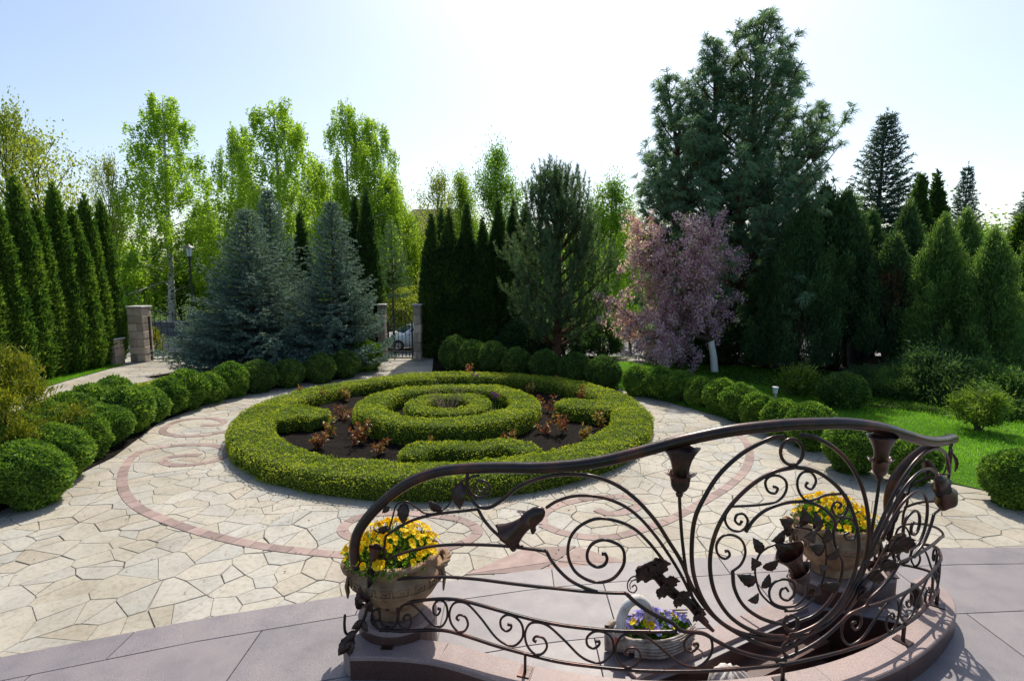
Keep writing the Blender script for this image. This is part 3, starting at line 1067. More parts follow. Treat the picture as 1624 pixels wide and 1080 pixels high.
def leaf_mesh():
    """serrated rose leaf, 1 m long along +y, slightly cupped, real thickness"""
    n = 9
    V, F = [], []
    for i in range(n + 1):
        t = i / n
        w = .31 * math.sin(math.pi * t ** .75) ** .9 * (1 if i % 2 else .86) + .012
        for sd in (-1, 0, 1):
            V.append((sd * w, t, .12 * abs(sd) * (w / .4) + .10 * math.sin(t * 3)))
    for i in range(n):
        for k in range(2):
            a = i * 3 + k
            F.append((a, a + 1, a + 4, a + 3))
    nv = len(V)
    V2 = [(x, y, z - .035) for x, y, z in V]
    F2 = [tuple(nv + q for q in f[::-1]) for f in F]
    g = Geo().add(np.array(V + V2), np.array(F + F2))
    e = [(i * 3, (i + 1) * 3) for i in range(n)] + [((i + 1) * 3 + 2, i * 3 + 2) for i in range(n)]
    g.f.append(np.array([(a, b_, b_ + nv, a + nv) for a, b_ in e]))
    g.t.append(np.full(len(e), .5))
    return g.mesh('rose_leaf', M['iron'], True)


LEAF = leaf_mesh()
from mathutils import Matrix


def place_leaf(s, z, ang, ln, tilt=.3, off=0.0, parent=None, name='leaf'):
    e1, e2, e3 = frame_at(s)
    y = e3 * math.cos(ang) + e1 * math.sin(ang)
    y = unit(y + e2 * tilt)
    zz = unit(e2 - y * (e2 @ y))
    x = np.cross(y, zz)
    o = link(name, LEAF, rail)
    c = to3(np.array([[s, z]]), off)[0]
    m = Matrix(((x[0] * ln, y[0] * ln, zz[0] * ln, c[0]), (x[1] * ln, y[1] * ln, zz[1] * ln, c[1]), (x[2] * ln, y[2] * ln, zz[2] * ln, c[2]), (0, 0, 0, 1)))
    o.matrix_local = m
    return o


for x0, y0, x1, y1 in [(625, 478, 568, 440), (668, 478, 665, 402), (722, 500, 728, 428), (600, 500, 535, 525), (590, 500, 638, 490), (720, 498, 640, 500), (560, 548, 618, 552), (750, 545, 765, 478),
                       (752, 575, 697, 552), (762, 605, 795, 548), (510, 580, 483, 528), (488, 640, 455, 582), (515, 640, 565, 597), (488, 695, 422, 672), (512, 718, 545, 668), (500, 745, 440, 750),
                       (752, 655, 712, 612), (735, 715, 796, 682), (690, 740, 672, 688), (705, 750, 718, 690)]:
    p = B((x0, y0), (x1, y1))
    d = p[1] - p[0]
    place_leaf(p[0][0], p[0][1], math.atan2(d[0], d[1]), np.hypot(*d) * 1.05, rng.uniform(-.2, .5))


# acanthus sheath where the stems bundle: scalloped lobes that curl outwards
def lobe_mesh():
    nl, na = 14, 7
    V = []
    for i in range(nl):
        t = i / (nl - 1)
        w = .36 * math.sin(math.pi * (.06 + .90 * t)) ** .55 * (1 + .16 * math.cos(t * 19)) * (.55 + .75 * t)
        for k in range(na):
            u_ = (k / (na - 1) - .5) * 2
            V.append((u_ * w, t * (1 - .12 * abs(u_)) * (1 - .18 * max(0, t - .6)), .30 * w * u_ * u_ + .55 * max(0, t - .45) ** 2 + .04 * math.cos(u_ * 9)))
    F = [(i * na + k, i * na + k + 1, (i + 1) * na + k + 1, (i + 1) * na + k) for i in range(nl - 1) for k in range(na - 1)]
    n = len(V)
    e = [(k + 1, k) for k in range(na - 1)] + [((nl - 1) * na + k, (nl - 1) * na + k + 1) for k in range(na - 1)] + [(i * na, (i + 1) * na) for i in range(nl - 1)] + [((i + 1) * na + na - 1, i * na + na - 1) for i in range(nl - 1)]
    g = Geo().add(np.array(V + [(x, y, z - .035) for x, y, z in V]), np.array(F + [tuple(n + q for q in f[::-1]) for f in F] + [(a, b_, b_ + n, a + n) for a, b_ in e]))
    return g.mesh('acanthus_lobe', M['iron'], True)


LOBE = lobe_mesh()


def acanthus(mir):
    spine = np.vstack([A((1262, 640), (1305, 692), (1345, 735)), B((225, 770), (270, 830), (320, 880))])
    if mir:
        spine = mirror(spine)
    q = catmull(spine, 4)
    wz = np.interp(np.linspace(0, 1, len(q)), [0, .3, .7, 1], [.030, .034, .024, .010])
    root = Geo().tube(to3(q, .012), wz, 10, flat=.5).build('acanthus_sheath', M['iron'], rail, True)
    for k, (t, da, ln) in enumerate(((.10, -.35, .19), (.12, .55, .18), (.34, .75, .13), (.36, -.5, .12), (.55, .6, .11), (.58, -.4, .10), (.76, .5, .085), (.80, -.3, .08))):
        i = int(t * (len(q) - 1))
        dd = q[max(i - 1, 0)] - q[min(i + 1, len(q) - 1)]
        o = place_leaf(q[i][0], q[i][1], math.atan2(dd[0], dd[1]) + da * (-1 if mir else 1), ln, .25, .022)
        o.data = LOBE
        o.parent = root
        o.name = 'acanthus_lobe'


acanthus(False)
acanthus(True)
# ribbon leaves under the handrail and the thorny foot of each end
for (x0, y0, x1, y1) in [(520, 305, 525, 395), (300, 385, 300, 455), (440, 415, 400, 375), (200, 500, 235, 470), (240, 400, 215, 420)]:
    for mir in (False, True):
        p = A((x0, y0), (x1, y1))
        p = mirror(p) if mir else p
        d = p[1] - p[0]
        place_leaf(p[0][0], p[0][1], math.atan2(d[0], d[1]), np.hypot(*d) * 1.1, .25)
for mir in (False, True):
    for (x0, y0, x1, y1) in [(150, 780, 120, 740), (150, 790, 175, 745), (140, 830, 105, 850), (140, 830, 165, 860), (95, 890, 60, 940), (95, 890, 100, 945), (150, 760, 140, 690), (110, 870, 80, 900)]:
        p = A((x0, y0), (x1, y1))
        p = mirror(p) if mir else p
        d = p[1] - p[0]
        place_leaf(p[0][0], p[0][1], math.atan2(d[0], d[1]), np.hypot(*d) * 1.2, .5, .03)
    q = A((95, 892), (75, 880), (70, 850), (72, 810))
    q = mirror(q) if mir else q
    bar(q, .009, 'end_spike', off=.03, taper=(1, .8))

# ------------------------------------------------------------------ vegetation builders
def revolve_core(prof, seg, bumpf, amp, seed, squash=1.0):
    """closed lumpy body of revolution -> verts, quads"""
    prof = np.asarray(prof, float)
    a = np.arange(seg) / seg * 2 * math.pi
    V = np.stack([prof[:, 0][:, None] * np.cos(a), prof[:, 0][:, None] * np.sin(a) * squash, np.repeat(prof[:, 1][:, None], seg, 1)], -1).reshape(-1, 3)
    d = V - np.array([0, 0, 0.0])
    rad = np.linalg.norm(V[:, :2], axis=1)
    nn = noise(V, bumpf, seed) + .6 * noise(V, bumpf * 2.3, seed + 1)
    k = 1 + amp * nn / np.maximum(rad / max(rad.max(), 1e-6), .35)
    V[:, :2] *= k[:, None]
    i = np.arange(len(prof) - 1)[:, None] * seg
    kk = np.arange(seg)[None, :]
    k2 = (kk + 1) % seg
    F = np.stack([i + kk, i + k2, i + seg + k2, i + seg + kk], -1).reshape(-1, 4)
    return V, F


def sample(V, F, n, r):
    a, b_, c, d = (V[F[:, k]] for k in range(4))
    nr = np.cross(c - a, d - b_)
    ar = np.linalg.norm(nr, axis=1)
    i = r.choice(len(F), n, p=ar / ar.sum())
    s, t = r.random(n)[:, None], r.random(n)[:, None]
    P = (a[i] * (1 - s) + b_[i] * s) * (1 - t) + (d[i] * (1 - s) + c[i] * s) * t
    return P, unit(nr[i])


def clothe(g, V, F, n, L, W, r, up=.35, spread=.8, lift=.6, depth=.04, fine=38.0, amp=.014):
    """cover a core with leaves; tint varies at random and by clump, darker in hollows, paler on bumps"""
    P, N = sample(V, F, n, r)
    rough = noise(P, fine, 17) * amp
    P = P + N * (rough - r.uniform(0, depth, n))[:, None]
    D = unit(N * lift + r.normal(size=(n, 3)) * spread + np.array([0, 0, up]))
    Nb = unit(N + r.normal(size=(n, 3)) * .7)
    ln = L * r.uniform(.6, 1.4, n)
    clump = .46 + .20 * noise(P, 9.0, 5) + r.normal(size=n) * .20 + rough * 9
    g.leaves(P, D, Nb, ln, ln * W, np.clip(clump, 0, 1))


def ball_meshes(R, H, n, L, mat, seed, W=.5):
    r = np.random.default_rng(seed)
    t = np.linspace(.12, 1, 13)
    ph = (1 - t) * math.pi * .90
    prof = [(R * .55, .0)] + [(R * math.sin(p), H * .5 + H * .5 * math.cos(p)) for p in ph]
    prof[-1] = (.01, H)
    V, F = revolve_core(prof, 26, 5.5 / R * .45, .075, seed)
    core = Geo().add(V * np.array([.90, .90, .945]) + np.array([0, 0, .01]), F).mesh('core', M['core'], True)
    g = Geo()
    clothe(g, V, F, n, L, W, r, .25, .75, .7, .03, 26.0, .020)
    return core, g.mesh('foliage', mat)


def place(name, label, cat, group, loc, meshes, rz=0.0, scale=1.0):
    o = thing(name, label, cat, loc, rz, scale, group)
    for nm, me in meshes:
        link(nm, me, o)
    return o


def hedge(name, label, path, width, height, dens, seed, closed=False, group=None, leaf=.024, z0=.0):
    """clipped box hedge along a plan path with rounded shoulders"""
    r = np.random.default_rng(seed)
    P = np.asarray(path, float)
    o0 = P.mean(0)
    P = P - o0
    if closed:
        T = unit(np.roll(P, -1, 0) - np.roll(P, 1, 0))
    else:
        T = unit(np.gradient(P, axis=0))
    N = np.c_[-T[:, 1], T[:, 0]]
    w, h = width / 2, height
    sec = [(-w * .94, 0), (-w, h * .35), (-w, h * .75), (-w * .90, h * .93), (-w * .66, h), (-w * .22, h * 1.01), (w * .22, h * 1.01), (w * .66, h), (w * .90, h * .93), (w, h * .75), (w, h * .35), (w * .94, 0)]
    m = len(sec)
    V = np.concatenate([np.c_[P + N * s, np.full(len(P), z)][:, None, :] for s, z in sec], 1).reshape(-1, 3)
    if not closed:
        # pull in the ends
        e = V.reshape(len(P), m, 3)
        for i, k in ((0, .55), (1, .85), (-1, .55), (-2, .85)):
            c = np.r_[P[i], h * .5]
            e[i] = c + (e[i] - c) * np.array([k, k, .8 if k < .7 else .97])
        V = e.reshape(-1, 3)
    nn = noise(V, 4.0, seed) * .022 + noise(V, 12.0, seed + 3) * .018
    dirs = V.reshape(len(P), m, 3) - np.c_[P, np.full(len(P), h * .5)][:, None, :]
    V = V + unit(dirs.reshape(-1, 3)) * nn[:, None]
    n = len(P)
    i = (np.arange(n if closed else n - 1))[:, None] * m
    j = ((np.arange(n if closed else n - 1) + 1) % n)[:, None] * m
    k = np.arange(m - 1)[None, :]
    F = np.stack([i + k, i + k + 1, j + k + 1, j + k], -1).reshape(-1, 4)
    F = F[:, ::-1]
    ob = thing(name, label, 'hedge', (o0[0], o0[1], z0), group=group)
    g = Geo()
    if not closed:
        g.poly(V, [tuple(range(m)), tuple((n - 1) * m + q for q in range(m - 1, -1, -1))])
        g.v, g.n = [], 0
    Vc = V - unit(dirs.reshape(-1, 3)) * .035
    Vc[:, 2] = np.where(V[:, 2] < .02, 0, Vc[:, 2])
    g2 = Geo().add(Vc, F)
    if not closed:
        g2.f += [np.array([list(range(m))]), np.array([[(n - 1) * m + q for q in range(m - 1, -1, -1)]])]
        g2.t += [np.array([.5]), np.array([.5])]
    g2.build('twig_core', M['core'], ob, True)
    a, b_, c, d = (V[F[:, q]] for q in range(4))
    nrm = np.cross(c - a, d - b_)
    if (nrm[:, 2]).sum() < 0:
        F = F[:, ::-1]
    area = np.linalg.norm(nrm, axis=1).sum() / 2
    gl = Geo()
    clothe(gl, V, F, int(area * dens), leaf, .62, r, .30, .8, .55, .015)
    # capped ends get leaves too
    if not closed:
        for ei in (0, n - 1):
            ring_ = V[ei * m:(ei + 1) * m]
            cc = np.r_[P[ei], h * .5]
            Fq = np.array([[0, q, q + 1, q + 1] for q in range(1, m)])
            Vq = np.vstack([cc, ring_])
            ar = .5 * width * height
            s = r.choice(m - 1, int(ar * dens))
            w1, w2 = r.random(len(s))[:, None] ** .5, r.random(len(s))[:, None]
            Pq = cc + (ring_[s] * (1 - w2) + ring_[s + 1] * w2 - cc) * w1
            out = -np.r_[T[ei], 0] if ei == 0 else np.r_[T[ei], 0]
            D = unit(out * .6 + r.normal(size=(len(s), 3)) * .8 + np.array([0, 0, .3]))
            gl.leaves(Pq, D, unit(out + r.normal(size=(len(s), 3)) * .7), leaf, leaf * .62, r.random(len(s)))
    gl.build('foliage', M['box'], ob)
    return ob


def thuja_meshes(H, R, n, seed, mat, L=.11, tip=1.0):
    r = np.random.default_rng(seed)
    t = np.linspace(0, 1, 22)
    prof = [(max(.012, R * (.62 + .38 * min(1, q / .12)) * (1 - q ** 2.1) ** (.80 * tip)), H * q) for q in t]
    V, F = revolve_core(prof, 20, 5.0, .075, seed)
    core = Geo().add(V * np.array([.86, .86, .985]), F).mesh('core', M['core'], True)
    g = Geo()
    P, N = sample(V, F, n, r)
    P = P - N * (r.random(n) ** 2 * R * .22)[:, None]
    hor = N * np.array([1, 1, .2])
    D = unit(unit(hor) * .55 + np.array([0, 0, .95]) + r.normal(size=(n, 3)) * .38)
    tang = np.cross(N, np.array([0, 0, 1.0]))
    Nb = unit(tang * r.choice([-1, 1], n)[:, None] + r.normal(size=(n, 3)) * .6)
    ln = L * r.uniform(.55, 1.35, n)
    tint = np.clip(.45 + .25 * noise(P, 6, seed) + r.normal(size=n) * .2, 0, 1)
    g.leaves(P, D, Nb, ln, ln * .42, tint)
    # fine finger tips on each spray
    m = n
    g.leaves(P + D * ln[:, None] * .45, unit(D + r.normal(size=(m, 3)) * .45), unit(Nb + r.normal(size=(m, 3)) * .5), ln * .7, ln * .20, np.clip(tint + .12, 0, 1))
    trunk = Geo().tube(np.array([[0, 0, -.05], [.01, 0, H * .3], [0, 0, H * .6]]), [R * .16, R * .12, .02], 7).mesh('trunk', M['bark'], True)
    return trunk, core, g.mesh('foliage', mat)


def brush(g, Aa, Bb, per_m, L, W, r, lean=.75, tint0=.5, gravity=0.0, vary=.2, upbias=0.0):
    """needles along many twigs at once"""
    Aa, Bb = np.asarray(Aa), np.asarray(Bb)
    ln = np.linalg.norm(Bb - Aa, axis=1)
    cnt = np.maximum(3, (ln * per_m).astype(int))
    i = np.repeat(np.arange(len(Aa)), cnt)
    n = len(i)
    t = r.random(n)[:, None]
    ax = unit(Bb - Aa)[i]
    rad = r.normal(size=(n, 3))
    rad = unit(rad - ax * (rad * ax).sum(1)[:, None])
    P = Aa[i] * (1 - t) + Bb[i] * t
    D = unit(ax * lean + rad * (1 - lean * .45) + np.array([0, 0, upbias - gravity]))
    tt = np.clip(tint0 + vary * r.normal(size=n) + .35 * (t[:, 0] - .5), 0, 1)
    g.needles(P, D, L * r.uniform(.7, 1.25, n), W, tt)


def spruce_meshes(H, RB, seed, mat, sp=.145, dens=85, nl=.060, nw=.021, zbase=.10, power=1.0, gap=1.0):
    r = np.random.default_rng(seed)
    wood = Geo()
    nt_ = 12
    zz = np.linspace(0, H, nt_)
    wood.tube(np.c_[np.cumsum(r.normal(0, .008, nt_)), np.cumsum(r.normal(0, .008, nt_)), zz], np.linspace(RB * .062, .008, nt_), 7)
    As, Bs, cA, cB = [], [], [], []
    z = H * zbase
    while z < H * .985:
        f = (z - H * zbase * .6) / (H - H * zbase * .6)
        Lr = RB * (1 - f) ** power + .05
        nb_ = int(np.clip(6 + 9 * (1 - f), 6, 15) * gap)
        a0 = r.uniform(0, 6.28)
        for b_ in range(nb_):
            az = a0 + b_ * 2 * math.pi / nb_ + r.normal(0, .16)
            L = Lr * r.uniform(.72, 1.10) * (1.0 if r.random() > .06 else 1.15)
            el = -.18 + .75 * f ** 1.4 + r.normal(0, .07)
            d = np.array([math.cos(az), math.sin(az), 0])
            side = np.array([-d[1], d[0], 0])
            m = max(4, int(L / .11))
            tt = np.linspace(0, 1, m)
            pts = np.array([0, 0, z]) + d * (L * tt)[:, None] + np.array([0, 0, 1.0]) * (L * (el * tt + .20 * tt ** 2.5 - .05 * np.sin(tt * 3.1)))[:, None]
            pts += side * (np.sin(tt * 3) * r.normal(0, .03) * L)[:, None]
            wood.tube(pts, np.linspace(.006 + .010 * L, .003, m), 4, cap=False)
            for q in range(m - 1):
                if tt[q] > .15:
                    As.append(pts[q]); Bs.append(pts[q + 1])
            for q in range(1, m):
                t = tt[q]
                if t < .18:
                    continue
                for sgn in (-1, 1):
                    tl = (.08 + .42 * L * (1 - t) ** .8 * (.55 + .45 * t)) * r.uniform(.7, 1.15)
                    dd = unit(d * r.uniform(.75, 1.0) + side * sgn * r.uniform(.65, .95) + np.array([0, 0, el * .4 - .10 + r.normal(0, .10)]))
                    e = pts[q] + dd * tl
                    As.append(pts[q]); Bs.append(e)
                    if tl > .22:
                        for k in (.4, .7):
                            s2 = unit(dd + side * r.choice([-1, 1]) * .7 + d * .5 + np.array([0, 0, r.normal(0, .15)]))
                            As.append(pts[q] + dd * tl * k); Bs.append(pts[q] + dd * tl * k + s2 * tl * .4)
        z += sp * (1.15 - .45 * f) * r.uniform(.85, 1.15)
    As.append(np.array([0, 0, H * .95])); Bs.append(np.array([0, 0, H + .12]))
    g = Geo()
    brush(g, As, Bs, dens, nl, nw, r, .62, .48, upbias=.12)
    return wood.mesh('trunk', M['bark'], True), g.mesh('crown', mat)


def limb(r, p0, d0, L, n, curl, wob):
    pts = [np.array(p0, float)]
    d = unit(np.array(d0, float))
    for k in range(n):
        d = unit(d + np.asarray(curl) / n + r.normal(size=3) * wob)
        pts.append(pts[-1] + d * L / n)
    return np.array(pts)


def longpine_meshes(H, RB, seed, leaders, mat):
    """pine with long drooping needles in tufts on upswept branches, several leaders"""
    r = np.random.default_rng(seed)
    wood, g = Geo(), Geo()
    tufts = []

    def leader(base, top, r0, Rmax, z0, z1):
        tr = np.array([np.array(base) * (1 - t) + np.array(top) * t + np.array([math.sin(t * 5 + r0 * 30) * .05, math.cos(t * 4) * .05, 0]) for t in np.linspace(0, 1, 14)])
        wood.tube(tr, np.linspace(r0, .014, 14), 8)
        z = z0
        while z < z1:
            f = (z - base[2]) / (top[2] - base[2])
            c = np.array([np.interp(z, tr[:, 2], tr[:, k]) for k in range(3)])
            prof = np.interp(f, [0, .18, .38, .62, .8, .93, 1], [.95, 1.0, .92, .68, .42, .20, .06])
            nb_ = 6 if f < .5 else (5 if f < .85 else 4)
            a0 = r.uniform(0, 6.28)
            for k in range(nb_):
                az = a0 + k * 6.283 / nb_ + r.normal(0, .2)
                L = Rmax * prof * r.uniform(.75, 1.15)
                el = .15 + .75 * f ** 1.3
                d = np.array([math.cos(az) * math.cos(el), math.sin(az) * math.cos(el), math.sin(el)])
                pts = limb(r, c, d, L, 7, (0, 0, .75), .07)
                wood.tube(pts, np.linspace(.010 + .011 * L, .006, len(pts)), 5, cap=False)
                nsub = max(3, int(L * 5.6))
                tufts.append((pts[-1], pts[-1] - pts[-2]))
                for q in range(nsub):
                    t = r.uniform(.30, 1)
                    i = min(int(t * 7), 6)
                    pb = pts[i] + (pts[i + 1] - pts[i]) * (t * 7 - i)
                    ax = unit(pts[i + 1] - pts[i])
                    sd = unit(np.cross(ax, r.normal(size=3)))
                    dd = unit(ax * .7 + sd * .8 + np.array([0, 0, .25]))
                    sl = r.uniform(.18, .50) * min(1, .4 + L * .35)
                    p2 = limb(r, pb, dd, sl, 3, (0, 0, .6), .08)
                    wood.tube(p2, [.008, .006, .005, .004], 4, cap=False)
                    tufts.append((p2[-1], p2[-1] - p2[-2]))
                    if sl > .25:
                        tufts.append((p2[1], p2[2] - p2[1]))
            z += r.uniform(.26, .36)
        tufts.append((tr[-1], np.array([0, 0, 1.0])))
        tufts.append((tr[-2], np.array([0, 0, 1.0])))

    for L in leaders:
        leader(*L)
    T = np.array([t[0] for t in tufts])
    Dv = unit(np.array([t[1] for t in tufts]))
    per = 26
    i = np.repeat(np.arange(len(T)), per)
    n = len(i)
    ax = Dv[i]
    rad = r.normal(size=(n, 3))
    rad = unit(rad - ax * (rad * ax).sum(1)[:, None])
    D = unit(ax * r.uniform(.15, .9, n)[:, None] + rad * .85)
    P = T[i] - ax * r.uniform(0, .10, n)[:, None]
    ln = r.uniform(.16, .27, n)
    D2 = unit(D + np.array([0, 0, -1.15]))
    Pm = P + D * ln[:, None] * .5
    tint = np.clip(.42 + .12 * r.normal(size=n) + .18 * r.normal(size=len(T))[i], 0, 1)
    Sd = unit(np.cross(D, r.normal(size=(n, 3)))) * .0062
    V = np.stack([P - Sd, P + Sd, Pm + Sd, Pm - Sd], 1).reshape(-1, 3)
    g.add(V, np.arange(n * 4).reshape(-1, 4), tint)
    V = np.stack([Pm - Sd, Pm + Sd, Pm + D2 * ln[:, None] * .5], 1).reshape(-1, 3)
    g.add(V, np.arange(n * 3).reshape(-1, 3), np.clip(tint + .15, 0, 1))
    return wood.mesh('trunk', M['redbark'], True), g.mesh('crown', mat)


def scots_meshes(H, RB, seed, mat):
    r = np.random.default_rng(seed)
    wood, g, cand = Geo(), Geo(), Geo()
    tr = np.c_[.05 * np.sin(np.linspace(0, 4, 12)), .04 * np.cos(np.linspace(0, 3, 12)), np.linspace(0, H * .96, 12)]
    wood.tube(tr, np.linspace(.13, .02, 12), 8)
    As, Bs = [], []
    z = .55
    while z < H * .93:
        f = z / H
        prof = np.interp(f, [0, .15, .35, .6, .8, 1], [.7, .95, 1, .85, .55, .12])
        nb_ = 8 if f < .8 else 6
        a0 = r.uniform(0, 6.28)
        for k in range(nb_):
            az = a0 + k * 6.283 / nb_ + r.normal(0, .2)
            L = RB * prof * r.uniform(.7, 1.1)
            el = .10 + .8 * f
            d = np.array([math.cos(az) * math.cos(el), math.sin(az) * math.cos(el), math.sin(el)])
            c = np.array([np.interp(z, tr[:, 2], tr[:, 0]), np.interp(z, tr[:, 2], tr[:, 1]), z])
            pts = limb(r, c, d, L, 7, (0, 0, .8), .09)
            wood.tube(pts, np.linspace(.012 + .012 * L, .006, 8), 5, cap=False)
            ends = [(pts[-1], unit(pts[-1] - pts[-2]))]
            for q in range(int(L * 10)):
                t = r.uniform(.25, 1)
                i = min(int(t * 7), 6)
                pb = pts[i] + (pts[i + 1] - pts[i]) * (t * 7 - i)
                ax = unit(pts[i + 1] - pts[i])
                dd = unit(ax * .6 + unit(np.cross(ax, r.normal(size=3))) * .8 + np.array([0, 0, .35]))
                sl = r.uniform(.14, .38)
                As.append(pb); Bs.append(pb + dd * sl)
                ends.append((pb + dd * sl, unit(dd + np.array([0, 0, .5]))))
            for p, dd in ends:
                u_ = unit(dd * .5 + np.array([0, 0, .9]))
                sl = r.uniform(.10, .22) * (1 + .8 * f)
                As.append(p); Bs.append(p + u_ * sl)
                cand.tube(np.array([p + u_ * sl * .9, p + u_ * (sl + .05)]), [.006, .003], 4)
        z += r.uniform(.22, .32)
    for k in range(5):
        b0 = np.array([r.normal(0, .28), r.normal(0, .28), H * r.uniform(.86, .92)])
        top = b0 + np.array([r.normal(0, .05), r.normal(0, .05), H * r.uniform(.08, .15)])
        wood.tube(np.array([b0 - [0, 0, .5], b0, top]), [.02, .014, .006], 5)
        As.append(b0); Bs.append(top)
        As.append(b0 - [0, 0, .4]); Bs.append(b0)
    brush(g, As, Bs, 150, .090, .015, r, .55, .42, upbias=.15)
    return wood.mesh('trunk', M['redbark'], True), g.mesh('crown', mat), cand.mesh('candles', M['brown'])


def broadleaf_meshes(H, RB, seed, mat, nleaf, leaf, z0=.25, shape=None, trunkr=.12, barkm='bark', limbs=18, weep=0.0, rise=.5, clump=.28, white=0.0, stems=1):
    """deciduous tree: trunk, limbs, twigs and leaves in clumps; weep > 0 hangs leafy strings from the twigs (birch)"""
    r = np.random.default_rng(seed)
    wood, g = Geo(), Geo()
    tips = []
    shape = shape or ([0, .25, .5, .75, 1], [.5, 1, .95, .6, .12])
    for st in range(stems):
        lean = r.normal(0, .03 if stems == 1 else .12, 2)
        tr = np.array([[lean[0] * H * t + .03 * H * .1 * math.sin(4 * t + seed), lean[1] * H * t + .03 * H * .1 * math.cos(5 * t), H * t * (1 if st == 0 else .86)] for t in np.linspace(0, .97, 14)])
        wood.tube(tr, np.linspace(trunkr / math.sqrt(stems), .012, 14), 8)
        tips.append(tr[-1])
        for k in range(limbs // stems):
            f = z0 + (1 - z0) * ((k + r.uniform(0, 1)) / (limbs // stems)) * .96
            i = f / .97 * 13
            i0 = min(int(i), 12)
            c = tr[i0] + (tr[i0 + 1] - tr[i0]) * (i - i0)
            ff = (f - z0) / (1 - z0)
            L = RB * np.interp(ff, *shape) * r.uniform(.75, 1.12)
            az = k * 2.4 + r.normal(0, .3)
            el = rise + r.normal(0, .15) + .4 * ff
            d = np.array([math.cos(az) * math.cos(el), math.sin(az) * math.cos(el), math.sin(el)])
            pts = limb(r, c, d, L, 6, (0, 0, -.25 if weep else .15), .10)
            wood.tube(pts, np.linspace((.014 + .014 * L) * (.6 if weep else 1), .005, 7), 5, cap=False)
            tips.append(pts[-1])
            for q in range(max(3, int(L * 4.5))):
                t = r.uniform(.25, 1)
                i1 = min(int(t * 6), 5)
                pb = pts[i1] + (pts[i1 + 1] - pts[i1]) * (t * 6 - i1)
                dd = unit(unit(pts[i1 + 1] - pts[i1]) * .6 + r.normal(size=3) * .6 + np.array([0, 0, .1 if weep else .3]))
                sl = L * r.uniform(.18, .42)
                p2 = limb(r, pb, dd, sl, 3, (0, 0, -.8 if weep else .1), .12)
                wood.tube(p2, [.007, .005, .004, .003], 3, cap=False)
                tips += [p2[-1], p2[2]]
    T = np.array(tips)
    if weep:
        ns = 3
        st = np.repeat(T, ns, 0) + r.normal(size=(len(T) * ns, 3)) * .08
        hl = r.uniform(.25, 1.0, len(st)) * weep * np.clip(.5 + (st[:, 2] / H), .4, 1.2)
        per = max(2, int(nleaf / len(st)))
        i = np.repeat(np.arange(len(st)), per)
        t = r.random(len(i))
        sway = r.normal(size=(len(st), 3)) * .10
        P = st[i] + np.c_[sway[i, 0] * t * hl[i], sway[i, 1] * t * hl[i], -t * hl[i]] + r.normal(size=(len(i), 3)) * .035
        D = unit(r.normal(size=(len(i), 3)) * .6 + np.array([0, 0, -.8]))
    else:
        i = r.integers(0, len(T), nleaf)
        P = T[i] + r.normal(size=(nleaf, 3)) * clump * r.uniform(.3, 1.2, nleaf)[:, None]
        D = unit(r.normal(size=(nleaf, 3)) + np.array([0, 0, .1]))
    n = len(P)
    Nb = unit(r.normal(size=(n, 3)) + np.array([0, 0, .6]))
    ln = leaf * r.uniform(.6, 1.35, n)
    tint = np.clip(.5 + .18 * noise(P, 1.6, seed) + .2 * r.normal(size=n), 0, 1)
    g.leaves(P, D, Nb, ln, ln * .75, tint)
    return wood.mesh('trunk', M[barkm], True), g.mesh('crown', mat)


def spray_meshes(H, R, seed, mat, n, L=.14, prof=None, drop=.45, trunkh=.1):
    """loose juniper or shrub: feathery upright sprays through a lumpy volume, uneven outline"""
    r = np.random.default_rng(seed)
    prof = prof or ([0, .1, .35, .7, .9, 1], [.7, .95, 1, .66, .3, .04])
    wood, g = Geo(), Geo()
    stems = (5 + int(R * 4)) * (2 if drop > .5 else 1)
    heads = []
    for k in range(stems * 5):
        f = r.random() ** .8
        z = H * (trunkh + (1 - trunkh) * f)
        rr = R * np.interp(f, *prof) * r.uniform(.55, 1.12)
        a = r.uniform(0, 6.28)
        heads.append((rr * math.cos(a), rr * math.sin(a), z))
    heads.append((0, 0, H))
    heads = np.array(heads)
    for h in heads[::3]:
        b0 = np.array([h[0] * .15, h[1] * .15, max(0, h[2] - .4 * H)])
        wood.tube(catmull([b0, b0 * .5 + h * .5 + np.array([h[0] * .1, h[1] * .1, 0]), h], 3), [.022, .018, .015, .012, .010, .008, .006], 4, cap=False)
    wood.tube(np.array([[0, 0, -.05], [.02, .02, H * .4], [0, 0, H * .8]]), [.03 + R * .05, .02 + R * .03, .01], 7)
    i = r.integers(0, len(heads), n)
    t = r.random(n) ** .7
    base = heads[i]
    ax = unit(np.c_[base[:, 0] * .8, base[:, 1] * .8, np.full(n, H * .55)])
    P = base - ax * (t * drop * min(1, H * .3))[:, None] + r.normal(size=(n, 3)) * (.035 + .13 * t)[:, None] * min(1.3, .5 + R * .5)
    zl = max(.03, H * trunkh * .8)
    P[:, 2] = zl + np.abs(P[:, 2] - zl)
    D = unit(ax * .9 + r.normal(size=(n, 3)) * .5)
    ln = L * r.uniform(.5, 1.3, n)
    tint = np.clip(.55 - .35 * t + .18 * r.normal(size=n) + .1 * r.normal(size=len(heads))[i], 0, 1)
    g.leaves(P, D, unit(r.normal(size=(n, 3))), ln, ln * .24, tint)
    return wood.mesh('trunk', M['bark'], True), g.mesh('foliage', mat)

# ------------------------------------------------------------------ the round parterre
def circle(r, n, c=PC):
    a = np.arange(n) / n * 2 * math.pi
    return np.c_[c[0] + r * np.cos(a), c[1] + r * np.sin(a)]


